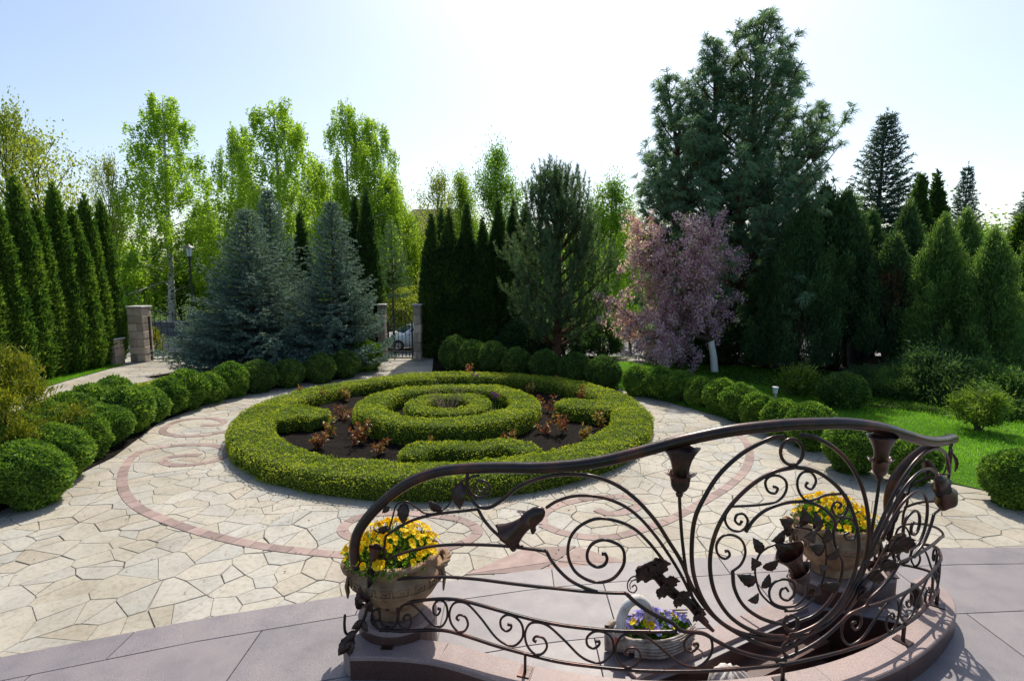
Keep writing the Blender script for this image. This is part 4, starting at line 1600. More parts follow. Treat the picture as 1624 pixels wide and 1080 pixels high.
soil = Geo()
rr = np.linspace(0, 3.25, 16)
aa = np.arange(48) / 48 * 6.2832
Vs = np.array([(PC[0] + q * math.cos(a), PC[1] + q * math.sin(a), .035 + .10 * max(0, 1 - (q / 1.9) ** 2) + .02 * math.sin(9 * q) * math.cos(5 * a) + rng.normal(0, .008)) for q in rr for a in aa])
i = np.arange(15)[:, None] * 48
k = np.arange(48)[None, :]
soil.add(Vs, np.stack([i + k, i + (k + 1) % 48, i + 48 + (k + 1) % 48, i + 48 + k], -1).reshape(-1, 4)[:, ::-1])
struct(soil.build('soil', M['soil']))
HG = 'clipped box hedges of the round parterre'
hedge('box_hedge', 'large outer ring of clipped box hedge round the flower bed', circle(3.17, 120), .66, .29, 3000, 21, True, HG)
hedge('box_hedge', 'middle ring of clipped box hedge inside the round bed', circle(1.35, 64), .54, .33, 3000, 22, True, HG, z0=.05)
hedge('box_hedge', 'smallest box hedge ring at the centre of the round bed', circle(.56, 36), .42, .26, 3000, 23, True, HG, z0=.09)
hz = .26
hedge('box_hedge', 'short box hedge block left of the middle ring in the bed', catmull([gp(*q, hz) for q in ((438, 667), (452, 655), (480, 652), (508, 660))], 5), .64, .31, 2900, 24, False, HG)
hedge('box_hedge', 'short box hedge block right of the middle ring in the bed', catmull([gp(*q, hz) for q in ((884, 640), (905, 642), (940, 645), (975, 646))], 5), .66, .31, 2900, 25, False, HG)
hedge('box_hedge', 'wavy box hedge lobe along the front inside of the ring', catmull([gp(*q, hz) for q in ((645, 722), (670, 710), (710, 706), (760, 706), (800, 702), (850, 714))], 5), .42, .285, 2900, 26, False, HG)
hedge('box_hedge', 'short box hedge at the far inside edge of the ring', catmull([gp(*q, hz) for q in ((618, 605), (650, 601), (690, 600))], 6), .44, .285, 2900, 27, False, HG)

# roses, irises and the bare shrub in the bed
def rose(loc, h, seed, label):
    r = np.random.default_rng(seed)
    o = thing('rose_bush', label, 'rose bush', (*loc, .03), group='young rose bushes in the round bed')
    w, g = Geo(), Geo()
    for k in range(r.integers(3, 6)):
        a = r.uniform(0, 6.28)
        p = limb(r, (0, 0, 0), (math.cos(a) * .5, math.sin(a) * .5, 1), h * r.uniform(.6, 1), 4, (0, 0, .2), .12)
        w.tube(p, [.006, .005, .004, .003, .002], 5, cap=False)
        n = 34
        t = r.uniform(.2, 1, n)
        i = np.minimum((t * 4).astype(int), 3)
        P = p[i] + (p[i + 1] - p[i]) * (t * 4 - i)[:, None]
        D = unit(r.normal(size=(n, 3)) + np.array([0, 0, .15]))
        g.leaves(P + D * .015, D, unit(r.normal(size=(n, 3)) + np.array([0, 0, .8])), r.uniform(.045, .085, n), r.uniform(.028, .048, n), np.clip(r.normal(.45 + .35 * (seed % 3 == 0), .25, n), 0, 1), .15)
    w.build('stems', M['bark'], o)
    g.build('leaves', M['rose'], o)


RS = [((530, 693), .36, 'on dark soil left of the middle ring'), ((545, 668), .36, 'tucked against the left side of the middle ring'), ((570, 706), .38, 'with yellow green leaves at the front left of the bed'),
      ((548, 636), .30, 'behind the left block in the far part of the bed'), ((590, 615), .28, 'beside the far inner hedge'), ((480, 628), .30, 'at the far left end of the bed'),
      ((625, 640), .26, 'between the middle and smallest rings on the left'), ((722, 672), .24, 'in front of the smallest ring'), ((690, 672), .22, 'at the front left foot of the smallest ring'), ((748, 668), .22, 'at the front right foot of the smallest ring'),
      ((868, 655), .42, 'with reddish leaves right of the middle ring'), ((893, 690), .42, 'tall and yellowish at the front right of the bed'), ((958, 680), .34, 'with dark red leaves by the right block'), ((885, 612), .26, 'far right between the hedges'),
      ((742, 600), .42, 'tallest with dark red leaves at the back of the ring'), ((790, 612), .24, 'low behind the middle ring'), ((805, 707), .22, 'growing through the wavy front hedge'), ((920, 640), .34, 'growing up through the right block'), ((680, 714), .20, 'low at the left end of the wavy hedge')]
RS += [((505, 712), .26, 'low at the front left by the outer ring'), ((600, 722), .24, 'low between the middle ring and the wavy hedge'), ((930, 700), .26, 'low at the front right by the outer ring'), ((862, 690), .30, 'right of the wavy front hedge'), ((505, 640), .30, 'beside the far end of the left block'), ((840, 625), .26, 'behind the middle ring on the right'), ((655, 612), .22, 'at the back between middle ring and far hedge')]
for q, (px, h, w_) in enumerate(RS):
    rose(gp(*px, .03), h * 1.05, 300 + q, 'young rose bush ' + w_)


def iris(loc, seed, label):
    r = np.random.default_rng(seed)
    o = thing('iris_plant', label, 'iris', (*loc, .03), group='purple irises in the round bed')
    g, f, st = Geo(), Geo(), Geo()
    n = 26
    a = r.uniform(0, 6.28, n)
    P = np.c_[.06 * np.cos(a), .06 * np.sin(a), np.zeros(n)]
    g.leaves(P, np.c_[np.cos(a) * .28, np.sin(a) * .28, np.ones(n)], np.c_[np.cos(a), np.sin(a), np.zeros(n)] + .2 * r.normal(size=(n, 3)), r.uniform(.22, .42, n), .022, r.random(n))
    for k in range(3):
        x, y = r.normal(0, .05, 2)
        h = r.uniform(.40, .50)
        st.tube(np.array([[x * .4, y * .4, 0], [x, y, h]]), .004, 5)
        m = 12
        f.leaves(np.tile([x, y, h], (m, 1)) + r.normal(size=(m, 3)) * .012, r.normal(size=(m, 3)) + np.array([0, 0, .3]), r.normal(size=(m, 3)), .045, .03, r.random(m))
    g.build('blades', M['iris'], o)
    st.build('flower_stems', M['iris'], o)
    f.build('petals', M['irisflower'], o)


iris(gp(783, 668, .03), 1, 'clump of purple irises right of the smallest hedge ring')
iris(gp(752, 628, .03), 2, 'small purple iris behind the smallest hedge ring')
tw = thing('bare_shrub', 'bare twiggy shrub rising from the centre of the round bed', 'shrub', (PC[0] - .02, PC[1] - .05, .03))
g = Geo()
r = np.random.default_rng(77)
for k in range(26):
    a = r.uniform(0, 6.28)
    p = limb(r, (0, 0, 0), (math.cos(a) * .35, math.sin(a) * .35, 1), r.uniform(.5, .85), 5, (math.cos(a) * .3, math.sin(a) * .3, 0), .10)
    g.tube(p, np.linspace(.006, .002, 6), 4, cap=False)
    for q in range(3):
        i0 = r.integers(2, 5)
        p2 = limb(r, p[i0], unit(r.normal(size=3) * .5 + np.array([0, 0, .8])), .16, 3, (0, 0, 0), .15)
        g.tube(p2, [.003, .002, .002, .001], 3, cap=False)
g.build('twigs', bark('pale_twig', (.20, .14, .10), (.36, .27, .20)), tw)

# ------------------------------------------------------------------ globe shrubs round the paving
balls = [ball_meshes(.36, .70, 7600, .046, M['globe'], 40 + k) for k in range(3)]
ballsd = [ball_meshes(.36, .70, 7000, .040, M['globe_dark'], 50 + k) for k in range(3)]
bnear = [ball_meshes(.36, .70, 12000, .038, M['globe'], 60 + k) for k in range(2)]


def globe(k, loc, sc_, label, group, pool):
    core, fol = pool[k % len(pool)]
    return place('globe_shrub', label, 'shrub', group, (loc[0], loc[1], 0), [('core', core), ('foliage', fol)], k * 1.7, sc_)


GL = [gp(*q) for q in ((112, 778), (150, 752), (188, 724), (216, 705), (247, 684), (272, 670), (299, 658), (326, 650), (358, 640), (389, 632), (430, 624), (475, 617), (520, 610), (556, 603))]
for k, p in enumerate(GL):
    d = unit(p - PC)
    s_ = .98 * (1 + .08 * math.sin(k * 2.1))
    globe(k, p + d * .40, (s_ * 1.02, s_ * 1.02, s_ * (1.0 + .06 * math.sin(k * 3.7))), '%s globe shrub from the front in the left row beside the paving' % ORD[k], 'globe shrubs in the left row', bnear if k < 4 else (balls if k < 10 else ballsd))
# second line standing behind the first on the left
for k, q in enumerate(((96, 735), (134, 712), (170, 690), (200, 672), (232, 656))):
    p = gp(*q) + np.array([-.62, .05])
    globe(k + 1, p, (1.02, 1.02, .98), '%s globe shrub from the front in the rear line of the left row' % ORD[k], 'globe shrubs in the left row', balls)
globe(0, np.array([-5.85, 5.55]), (1.10, 1.10, 1.05), 'big globe shrub at the near left corner under the golden bush', 'globe shrubs at the near left corner', bnear)
globe(1, np.array([-5.42, 5.98]), (.92, .92, .95), 'globe shrub at the near left corner closest to the paving', 'globe shrubs at the near left corner', bnear)
globe(1, np.array([-6.3, 6.35]), (1.2, 1.2, 1.15), 'tall globe shrub behind the near left corner group', 'globe shrubs at the near left corner', bnear)
GRb = [gp(*q) for q in ((993, 629), (1027, 634), (1056, 638), (1087, 646), (1118, 656), (1144, 668), (1170, 678), (1206, 692), (1246, 707), (1304, 742), (1395, 758), (1552, 793), (1655, 800))]
for k, p in enumerate(GRb):
    d = unit(p - PC)
    s_ = (.88 if k < 7 else .90) * (1 + .07 * math.sin(k * 1.7))
    globe(k, p + d * .32, (s_, s_, s_ * (1.02 if k < 12 else 1.12)), '%s globe shrub in the right row counted from the back' % ORD[k], 'globe shrubs in the right row', balls if k < 8 else bnear)
for k, q in enumerate(((714, 590), (742, 594), (775, 598), (815, 603), (860, 609), (908, 616), (955, 623))):
    p = gp(*q) + np.array([.1, .45])
    s_ = 1.08 if k != 0 else 1.18
    globe(k, p, (s_, s_, s_ * (1.12 if k < 3 else 1.0)), '%s dark globe shrub from the garden gate behind the round bed' % ORD[k], 'globe shrubs behind the round bed', ballsd)
for k, (q, s_) in enumerate((((584, 588), 1.15), ((568, 580), 1.1))):
    globe(k, gp(*q), s_, ['globe shrub beside the left gate pillar', 'globe shrub between the spruce and the gate pillar'][k], 'globe shrubs by the gate', balls)
# low golden edging hedge behind the left row
hedge('box_hedge', 'low yellow green hedge edging the driveway behind the globe shrubs', catmull([(-7.3, 7.4), (-7.45, 8.6), (-7.5, 10), (-7.2, 11.4), (-6.6, 12.6), (-6.1, 13.3)], 10), .55, .40, 1500, 31, leaf=.045)

# golden thuja at the left edge
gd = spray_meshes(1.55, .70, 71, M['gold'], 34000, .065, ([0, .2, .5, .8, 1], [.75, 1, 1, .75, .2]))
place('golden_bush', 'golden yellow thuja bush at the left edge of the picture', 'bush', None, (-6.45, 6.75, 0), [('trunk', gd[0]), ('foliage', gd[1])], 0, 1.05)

# ------------------------------------------------------------------ columnar thujas
th = [thuja_meshes(4.6, .44, 9500, 80 + k, M['thuja']) for k in range(3)]
thd = [thuja_meshes(4.6, .42, 8500, 90 + k, M['thuja_dark']) for k in range(2)]


def thuja(name, label, group, loc, k, sc_, pool):
    t, c, f = pool[k % len(pool)]
    return place(name, label, 'tree', group, loc, [('trunk', t), ('core', c), ('foliage', f)], k * 2.1, sc_)


for k in range(10):
    yy = 16.0 - k * .55
    x = -11.75 + rng.normal(0, .05)
    s_ = (1.0 + .07 * math.sin(k * 2.7)) * (1.03 if k == 0 else 1)
    tt_ = thuja('columnar_thuja', '%s columnar thuja from the driveway gate pillar in the left row' % ORD[k], 'columnar thujas along the driveway', (x, yy, 0), k, (.9 + .22 * abs(math.sin(k * 3.3)), .95, s_), th)
    tt_.rotation_euler = (rng.normal(0, .012), rng.normal(0, .015), k * 2.1)
# (x px at base, base depth, top px y)
def by_top(x, Yd, ytop, ybase=None):
    p = dp(x, ytop, Yd)
    return p[0], p[2]


for k, (x, Yd, yt, lab) in enumerate([(562, 17.4, 310, 'dark columnar thuja behind the blue spruce, left of a pair'), (580, 17.0, 297, 'dark columnar thuja left of the garden gate, right of a pair'), (475, 18.0, 335, 'dark columnar thuja top between the two blue spruces'),
                                      (545, 18.2, 350, 'short dark thuja behind the thuja pair by the gate'),
                                      (684, 17.2, 338, 'first dark thuja right of the garden gate'), (712, 17.3, 330, 'second dark thuja right of the garden gate'), (740, 17.5, 322, 'third dark thuja right of the garden gate'),
                                      (765, 17.4, 345, 'fourth dark thuja right of the garden gate'), (790, 17.6, 315, 'tallest dark thuja right of the garden gate'), (814, 18.2, 318, 'slim dark thuja beside the scots pine'), (833, 18.4, 322, 'slim dark thuja half hidden by the scots pine'), (700, 18.6, 330, 'dark thuja behind the first two right of the gate'),
                                      (1463, 15.6, 275, 'dark thuja pair left top behind the right junipers'), (1488, 15.9, 272, 'dark thuja pair right top behind the right junipers'), (1628, 13.5, 330, 'golden green thuja at the right edge of the picture')]):
    X_, top = by_top(x, Yd, yt)
    zb = float(terrain_z(np.array(Yd))) if Yd > 17.6 else 0
    s_ = (top - zb) / 4.6
    wide = 1.05 if x < 1000 else 1.35
    thuja('dark_thuja', lab, 'dark columnar thujas at the back', (X_ * (1), Yd, zb - .05), k, (wide, wide, s_), thd if x < 1600 else th)

# ------------------------------------------------------------------ blue spruces
sp1 = spruce_meshes(4.4, 1.95, 101, M['spruce'])
sp2 = spruce_meshes(4.4, 1.72, 102, M['spruce'])


def conifer(name, label, x, Yd, yt, meshes, H, wide=1.0, group=None, rz=0.0):
    X_, top = by_top(x, Yd, yt)
    zb = float(terrain_z(np.array(Yd))) if Yd > 17.6 else 0
    s_ = (top - zb) / H
    o = place(name, label, 'tree', group, (X_, Yd, zb - .03), [(('trunk', 'crown', 'candles')[k], m) for k, m in enumerate(meshes)], rz, (s_ * wide, s_ * wide, s_))
    return o


conifer('blue_spruce', 'broad blue spruce in front, left of the spruce group', 390, 14.7, 328, sp1, 4.4, 1.18, 'blue spruces by the driveway')
conifer('blue_spruce', 'taller blue spruce behind the broad one', 424, 16.4, 300, sp2, 4.4, .85, 'blue spruces by the driveway', 1.0)
conifer('blue_spruce', 'pointed blue spruce nearest the garden gate', 525, 14.9, 318, sp2, 4.4, .98, 'blue spruces by the driveway', 2.2)
sp3 = spruce_meshes(6.0, 1.5, 103, M['spruce_green'], .17, 75, .08, .022, gap=1.15, power=.95)
conifer('tall_spruce', 'tall dark spruce with pointed top behind the right junipers', 1408, 19.0, 178, sp3, 6.0, 1.25, 'spruces behind the right border')
conifer('tall_spruce', 'thin small spruce top far right against the sky', 1536, 21.0, 262, sp3, 6.0, .75, 'spruces behind the right border', 1.4)
conifer('tall_spruce', 'dark conifer cut by the right edge of the picture', 1640, 17.0, 295, sp3, 6.0, 1.3, 'spruces behind the right border', 2.0)
sp4 = spruce_meshes(5.0, 1.3, 104, M['scots'], .26, 60, .09, .020, zbase=.50, power=.6, gap=.7)
conifer('young_pine', 'thin young pine with bare stem beyond the garden gate', 620, 26.0, 355, sp4, 5.0, .8, None, .4)

# ------------------------------------------------------------------ pines
sc1 = scots_meshes(4.6, 1.75, 111, M['scots'])
conifer('scots_pine', 'bushy dark scots pine with upright candles behind the round bed', 885, 15.4, 268, sc1, 4.85, 1.0)
LH = 8.6
lp = longpine_meshes(LH, 2.6, 121, [((0, 0, 0), (.75, 0, LH), .20, 2.9, .5, LH * .97), ((-.15, .1, .8), (-.42, .2, LH * .945), .13, 1.9, 3.4, LH * .92), ((-.3, .1, 1.0), (-1.55, .2, LH * .84), .11, 1.8, 2.4, LH * .81), ((.2, -.1, 1.2), (2.3, .2, LH * .76), .11, 1.7, 2.6, LH * .73)], M['longpine'])
X_, top = by_top(1195, 16.6, 22)
place('long_needled_pine', 'tallest tree, a pine with long drooping blue green needles and two tops', 'tree', None, (X_ - .55, 16.6, -.03), [('trunk', lp[0]), ('crown', lp[1])], 0, (top / LH * 1.07, top / LH * 1.07, top / LH))

# ------------------------------------------------------------------ birches and other leafy trees beyond the road
bi = [broadleaf_meshes(10, 2.2, 131 + k, M['birch'], 48000, .076, .16, ([0, .2, .45, .75, 1], [.95, 1, .85, .55, .12]), .13, 'birchbark', 38, 1.1, .5) for k in range(2)]


def leafy(name, label, x, Yd, yt, meshes, H, wide=1.0, group=None, rz=0.0):
    X_, top = by_top(x, Yd, yt)
    zb = float(terrain_z(np.array(Yd)))
    s_ = (top - zb) / H
    return place(name, label, 'tree', group, (X_, Yd, zb), [('trunk', meshes[0]), ('crown', meshes[1])], rz, (s_ * wide, s_ * wide, s_))


BG = 'trees beyond the road'
leafy('birch_tree', 'bright green birch with white trunk behind the driveway gate', 246, 38.0, 140, bi[0], 10, 1.25, BG)
leafy('birch_tree', 'tall weeping birch left of a pair behind the blue spruces', 432, 36.0, 150, bi[1], 10, 1.25, BG, 1.0)
leafy('birch_tree', 'slim birch rising behind the broad blue spruce', 388, 39.0, 195, bi[0], 10, .95, BG, 2.0)
leafy('birch_tree', 'birch with airy top above the thuja pair', 548, 36.0, 160, bi[0], 10, .9, BG, 3.3)
leafy('birch_tree', 'birch right of the pair, drooping to the right', 592, 37.0, 178, bi[1], 10, .95, BG, 4.1)
li = [broadleaf_meshes(9, 2.6, 141 + k, M['linden'] if k else M['lime'], 26000, .10, .15, None, .15, 'bark', 26, 0, .6, .38) for k in range(2)]
leafy('linden_tree', 'fresh green rounded tree above the dark thujas', 790, 34.0, 243, li[1], 9, .62, BG)
leafy('linden_tree', 'narrow bright green tree left of the rounded one', 737, 35.0, 282, li[0], 9, .55, BG, 1.2)
leafy('linden_tree', 'yellow green tree behind the garden gate thujas', 640, 40.0, 330, li[0], 9, .9, BG, 2.2)
leafy('linden_tree', 'lime green tree between the blue spruces and birches', 500, 42.0, 270, li[0], 9, .75, BG, 2.9)
leafy('linden_tree', 'green tree low behind the driveway birch', 320, 44.0, 330, li[0], 9, .9, BG, 3.9)
leafy('linden_tree', 'lime green tree over the garden gate', 610, 38.0, 280, li[0], 9, .55, BG, 4.9)
leafy('linden_tree', 'green leafy tree right of the scots pine', 962, 24.0, 293, li[1], 9, .75, BG, .7)
leafy('linden_tree', 'green tree showing between scots pine and tall pine', 1005, 28.0, 345, li[1], 9, .8, BG, 5.5)
bu = broadleaf_meshes(8, 2.8, 151, M['bud'], 7000, .11, .2, None, .14, 'bark', 26, 0, .75, .30)
leafy('budding_tree', 'sparse yellowish budding tree over the left thuja row', 70, 27.0, 225, bu, 8, .8, BG)
leafy('budding_tree', 'pale flowering tree in front of the distant house roof', 688, 33.0, 290, bu, 8, .6, BG, 1.8)
leafy('budding_tree', 'nearly bare tree cut by the left edge of the picture', -15, 24.0, 185, bu, 8, .55, BG, 2.8)
leafy('budding_tree', 'thin budding tree left of the driveway birch', 160, 36.0, 262, bu, 8, .45, BG, 3.8)
# understorey behind the road: separate rounded bushes
ub = [broadleaf_meshes(3.2, 2.2, 161 + k, M['under'] if k else M['linden'], 15000, .085, .05, ([0, .3, .7, 1], [.9, 1, .8, .3]), .06, 'bark', 20, 0, .5, .42) for k in range(2)]
for k, (x, Yd, yt, wd) in enumerate([(20, 38, 430, 1.3), (110, 40, 415, 1.3), (200, 41, 420, 1.2), (282, 42, 428, 1.2), (350, 43, 410, 1.3), (440, 43, 415, 1.3), (540, 44, 405, 1.3), (632, 43, 425, 1.2), (700, 44, 400, 1.4), (800, 42, 395, 1.4), (900, 40, 400, 1.4), (1000, 40, 400, 1.4), (1110, 40, 405, 1.5), (1230, 40, 405, 1.5), (1350, 38, 400, 1.5), (1480, 38, 400, 1.5), (1600, 36, 395, 1.5)]):
    leafy('roadside_bush', '%s leafy bush along the far side of the road counted from the left' % ORD[k], x, Yd, yt, ub[k % 2], 3.2, wd, 'bushes along the far side of the road', k * 1.3)

# ------------------------------------------------------------------ crab apple in blossom
def crab():
    r = np.random.default_rng(171)
    o = thing('crab_apple', 'flowering crab apple full of pink blossom with whitewashed trunk', 'tree', (5.42, 14.45, 0), 0.0, (.94, .92, 1.18))
    wood, fl, lf, wash = Geo(), Geo(), Geo(), Geo()
    base = np.array([0, 0, 0])
    t1 = np.array([[0, 0, -.05], [-.06, 0, .35], [-.16, -.02, .72]])
    wash.tube(catmull(t1, 4), np.linspace(.105, .085, 9), 10)
    fork = t1[-1]
    tips = []
    mains = [(-.75, -.1, 1.0, 2.9), (-1.2, -.3, .85, 2.9), (-.50, .2, 1.25, 3.1), (.02, -.1, 1.25, 2.8), (-.9, .5, .9, 2.6), (-.35, -.6, 1.1, 2.6), (.12, .4, 1.0, 2.0), (-.6, -.25, 1.15, 2.5), (-.28, -.2, 1.35, 2.7), (-.95, .1, 1.0, 2.2), (-1.5, .1, .6, 2.7), (-1.2, -.5, .40, 2.2), (-1.4, .4, .25, 2.0)]
    for x, y, z, L in mains:
        p = limb(r, fork, (x, y, z), L, 8, (0, 0, -.15), .07)
        wood.tube(p, np.linspace(.055, .012, 9), 6, cap=False)
        for q in range(20):
            t = r.uniform(.25, 1)
            i0 = min(int(t * 8), 7)
            pb = p[i0] + (p[i0 + 1] - p[i0]) * (t * 8 - i0)
            dd = unit(unit(p[i0 + 1] - p[i0]) * .5 + r.normal(size=3) * .75 + np.array([-.1, 0, .05]))
            p2 = limb(r, pb, dd, r.uniform(.35, .95), 5, (0, 0, -.7), .10)
            wood.tube(p2, np.linspace(.012, .004, 6), 4, cap=False)
            tips += [p2[2], p2[3], p2[4], p2[5]]
            for w_ in range(2):
                p3 = limb(r, p2[r.integers(2, 5)], unit(r.normal(size=3)), .3, 3, (0, 0, -.6), .12)
                wood.tube(p3, [.005, .004, .003, .002], 3, cap=False)
                tips += [p3[2], p3[3]]
    T = np.array(tips)
    keep = r.random(len(T)) < .86
    B_ = T[keep]
    per = 27
    i = np.repeat(np.arange(len(B_)), per)
    n = len(i)
    P = B_[i] + r.normal(size=(n, 3)) * .055
    fl.leaves(P, unit(r.normal(size=(n, 3)) + np.array([0, 0, .2])), unit(r.normal(size=(n, 3))), r.uniform(.042, .070, n), r.uniform(.038, .058, n), np.clip(r.normal(.5, .27, n) + .15 * r.normal(size=len(B_))[i], 0, 1), .1)
    n = 5200
    i = r.integers(0, len(T), n)
    P = T[i] + r.normal(size=(n, 3)) * .09
    lf.leaves(P, unit(r.normal(size=(n, 3))), unit(r.normal(size=(n, 3)) + np.array([0, 0, .6])), r.uniform(.035, .075, n), r.uniform(.02, .035, n), r.random(n))
    wood.build('branches', M['bark'], o, True)
    wash.build('trunk', M['whitewash'], o, True)
    fl.build('blossoms', M['blossom'], o)
    lf.build('leaves', M['lime'], o)


crab()

# ------------------------------------------------------------------ right border
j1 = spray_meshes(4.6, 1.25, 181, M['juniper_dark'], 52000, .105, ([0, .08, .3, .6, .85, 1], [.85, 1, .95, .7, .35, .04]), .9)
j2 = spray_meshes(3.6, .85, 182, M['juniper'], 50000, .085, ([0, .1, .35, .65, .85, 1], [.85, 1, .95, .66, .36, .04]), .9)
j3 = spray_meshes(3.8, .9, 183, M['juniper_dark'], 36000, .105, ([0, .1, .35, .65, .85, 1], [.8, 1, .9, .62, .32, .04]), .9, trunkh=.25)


def border(name, label, cat, x, Yd, yt, meshes, H, wide=1.0, rz=0.0, group='conifers of the right border'):
    X_, top = by_top(x, Yd, yt)
    s_ = top / H
    return place(name, label, cat, group, (X_, Yd, -.02), [('trunk', meshes[0]), ('foliage', meshes[1])], rz, (s_ * wide, s_ * wide, s_))


border('dark_juniper', 'dense very dark juniper in front of the tall pine', 'tree', 1278, 14.2, 318, j1, 4.6, .95)
border('dark_juniper', 'dark juniper left of the dense one, under the tall pine', 'tree', 1225, 15.0, 400, j1, 4.6, 1.1, 2.0)
border('dark_juniper', 'tall juniper under the dark spruce', 'tree', 1345, 14.8, 300, j3, 3.8, .95, 1.0)
border('dark_juniper', 'browned juniper with open trunk between the junipers', 'tree', 1420, 13.6, 368, j3, 3.8, 1.0, 3.0)
border('green_juniper', 'upright green juniper left of a pair near the right edge', 'tree', 1500, 12.6, 338, j2, 3.6, .85)
border('green_juniper', 'upright yellow green juniper right of a pair near the right edge', 'tree', 1578, 11.8, 362, j2, 3.6, .95, 1.9)
border('green_juniper', 'green juniper cut by the right edge of the picture', 'tree', 1640, 12.4, 380, j2, 3.6, 1.2, 3.1)
border('dark_juniper', 'dark juniper behind the green pair', 'tree', 1455, 15.5, 350, j3, 3.8, 1.1, 4.1)
for k, (x, Yd, yt, wd, lab) in enumerate([(1385, 15.2, 330, .55, 'narrow dark juniper under the tall spruce'), (1445, 14.4, 318, .55, 'narrow juniper spire between spruce and thuja pair'), (1535, 13.4, 330, .6, 'narrow juniper spire between the green pair'), (1310, 15.6, 290, .7, 'dark juniper spire at the foot of the tall pine')]):
    border('green_juniper' if k == 2 else 'dark_juniper', lab, 'tree', x, Yd, yt, j2 if k == 2 else j3, 3.6 if k == 2 else 3.8, wd * 1.3, k * 1.4)
brn = spray_meshes(1.3, .55, 184, M['brown'], 1300, .10, ([0, .5, 1], [.5, 1, .3]), .9)
place('dead_branches', 'browned dead sprays on the open juniper', 'branches', None, (*dp(1420, 470, 13.3)[:2], 1.55), [('trunk', brn[0]), ('foliage', brn[1])])
# trunks of a thin screen in front of the fence
for k, x in enumerate((1312, 1338, 1372, 1398, 1432, 1452, 1478)):
    p = dp(x, 600, 15.0 + .3 * (k % 3))
    o = thing('slim_tree_trunk', '%s slim bare trunk from the left in the right border screen' % ORD[k], 'tree trunk', (p[0], p[1], -.03), group='slim trunks in the right border')
    r = np.random.default_rng(900 + k)
    g = Geo()
    pt = limb(r, (0, 0, 0), (r.normal(0, .06), 0, 1), 2.6, 7, (0, 0, 0), .05)
    g.tube(pt, np.linspace(.06, .03, 8), 7)
    for q in range(9):
        g.tube(limb(r, pt[r.integers(2, 7)], (r.normal(), r.normal(), .3), r.uniform(.3, .7), 4, (0, 0, -.3), .15), [.012, .010, .008, .006, .004], 4, cap=False)
    g.build('trunk', M['bark'], o, True)
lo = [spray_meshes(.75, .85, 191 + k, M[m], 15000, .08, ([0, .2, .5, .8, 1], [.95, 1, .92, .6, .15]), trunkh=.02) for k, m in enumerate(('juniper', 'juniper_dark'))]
for k, (x, y, s_, lab) in enumerate([(1430, 632, .72, 'low dark spreading juniper left of the middle one'), (1500, 636, 1.15, 'low spreading juniper with rusty tips below the green pair'), (1580, 648, 1.0, 'low spreading juniper behind the yellow green shrub'), (1385, 622, .6, 'low dark juniper beside the clipped box'), (1622, 660, .9, 'low juniper at the right edge of the lawn'), (1540, 628, 1.2, 'low dark juniper behind the spreading one')]):
    p = gp(x, y)
    place('spreading_juniper', lab, 'shrub', 'spreading junipers by the lawn', (p[0], p[1] + .3, 0), [('trunk', lo[k % 2][0]), ('foliage', lo[k % 2][1])], k * 1.1, s_ * (1, 1.05)[k % 2])
ys_ = spray_meshes(.62, .40, 195, M['shrub'], 4200, .085, ([0, .25, .6, .85, 1], [.45, .7, .95, 1, .4]), trunkh=.25)
p = gp(1566, 690)
place('leafy_shrub', 'yellow green upright shrub on the lawn edge at right', 'shrub', None, (p[0], p[1] + .2, 0), [('trunk', ys_[0]), ('foliage', ys_[1])])
bx1 = ball_meshes(.42, .72, 7000, .045, M['globe_dark'], 197)
p = gp(1345, 650)
place('clipped_box', 'dark clipped box ball at the left end of the lawn', 'shrub', None, (p[0], p[1] + .2, 0), [('core', bx1[0]), ('foliage', bx1[1])], 0, (1.05, 1.05, .95))
ps = spray_meshes(.55, .40, 196, M['shrub'], 2200, .12, ([0, .3, .7, 1], [.6, 1, 1, .6]), trunkh=.1)
p = gp(1272, 632)
place('leafy_shrub', 'low light green shrub behind the right row of globes', 'shrub', None, (p[0], p[1] + .2, 0), [('trunk', ps[0]), ('foliage', ps[1])])
dk = spray_meshes(1.1, .8, 198, M['juniper_dark'], 9000, .12, ([0, .3, .7, 1], [.9, 1, .8, .3]))
for k, (x, y) in enumerate(((1090, 588), (1150, 585), (1195, 590), (830, 575), (900, 575), (960, 575))):
    p = gp(x, y)
    place('dark_bush', ['dark bush left of the whitewashed trunk', 'dark bush right of the whitewashed trunk', 'dark bush under the tall pine', 'dark bush under the left side of the scots pine', 'dark bush under the scots pine', 'dark bush right of the scots pine trunk'][k], 'bush', 'dark bushes at the back', (p[0], p[1] + 1.2, 0), [('trunk', dk[0]), ('foliage', dk[1])], k, 1.0)

# ------------------------------------------------------------------ lawns
def lawn(name, poly, dens, seed, h=.05, z=.012):
    o = struct(sheet(name, poly, z, M['lawn']))
    r = np.random.default_rng(seed)
    p = np.asarray(poly)
    lo_, hi = p.min(0), p.max(0)
    n = int(np.prod(hi - lo_) * dens)
    q = lo_ + r.random((n, 2)) * (hi - lo_)
    ins = np.zeros(n, bool)
    for a in range(len(p)):
        x0, y0 = p[a]
        x1, y1 = p[(a + 1) % len(p)]
        c = ((y0 > q[:, 1]) != (y1 > q[:, 1])) & (q[:, 0] < (x1 - x0) * (q[:, 1] - y0) / (y1 - y0 + 1e-12) + x0)
        ins ^= c
    q = q[ins]
    n = len(q)
    g = Geo()
    g.needles(np.c_[q, np.full(n, z)], np.c_[r.normal(0, .4, (n, 2)), np.ones(n)], r.uniform(.5, 1.4, n) * h, .008, np.clip(.5 + .25 * noise(np.c_[q, q[:, :1]], 2.5, seed) + .2 * r.normal(size=n), 0, 1))
    b = g.build('lawn_grass', M['grass'])
    tag(b, None, None, None, 'stuff')
    return b


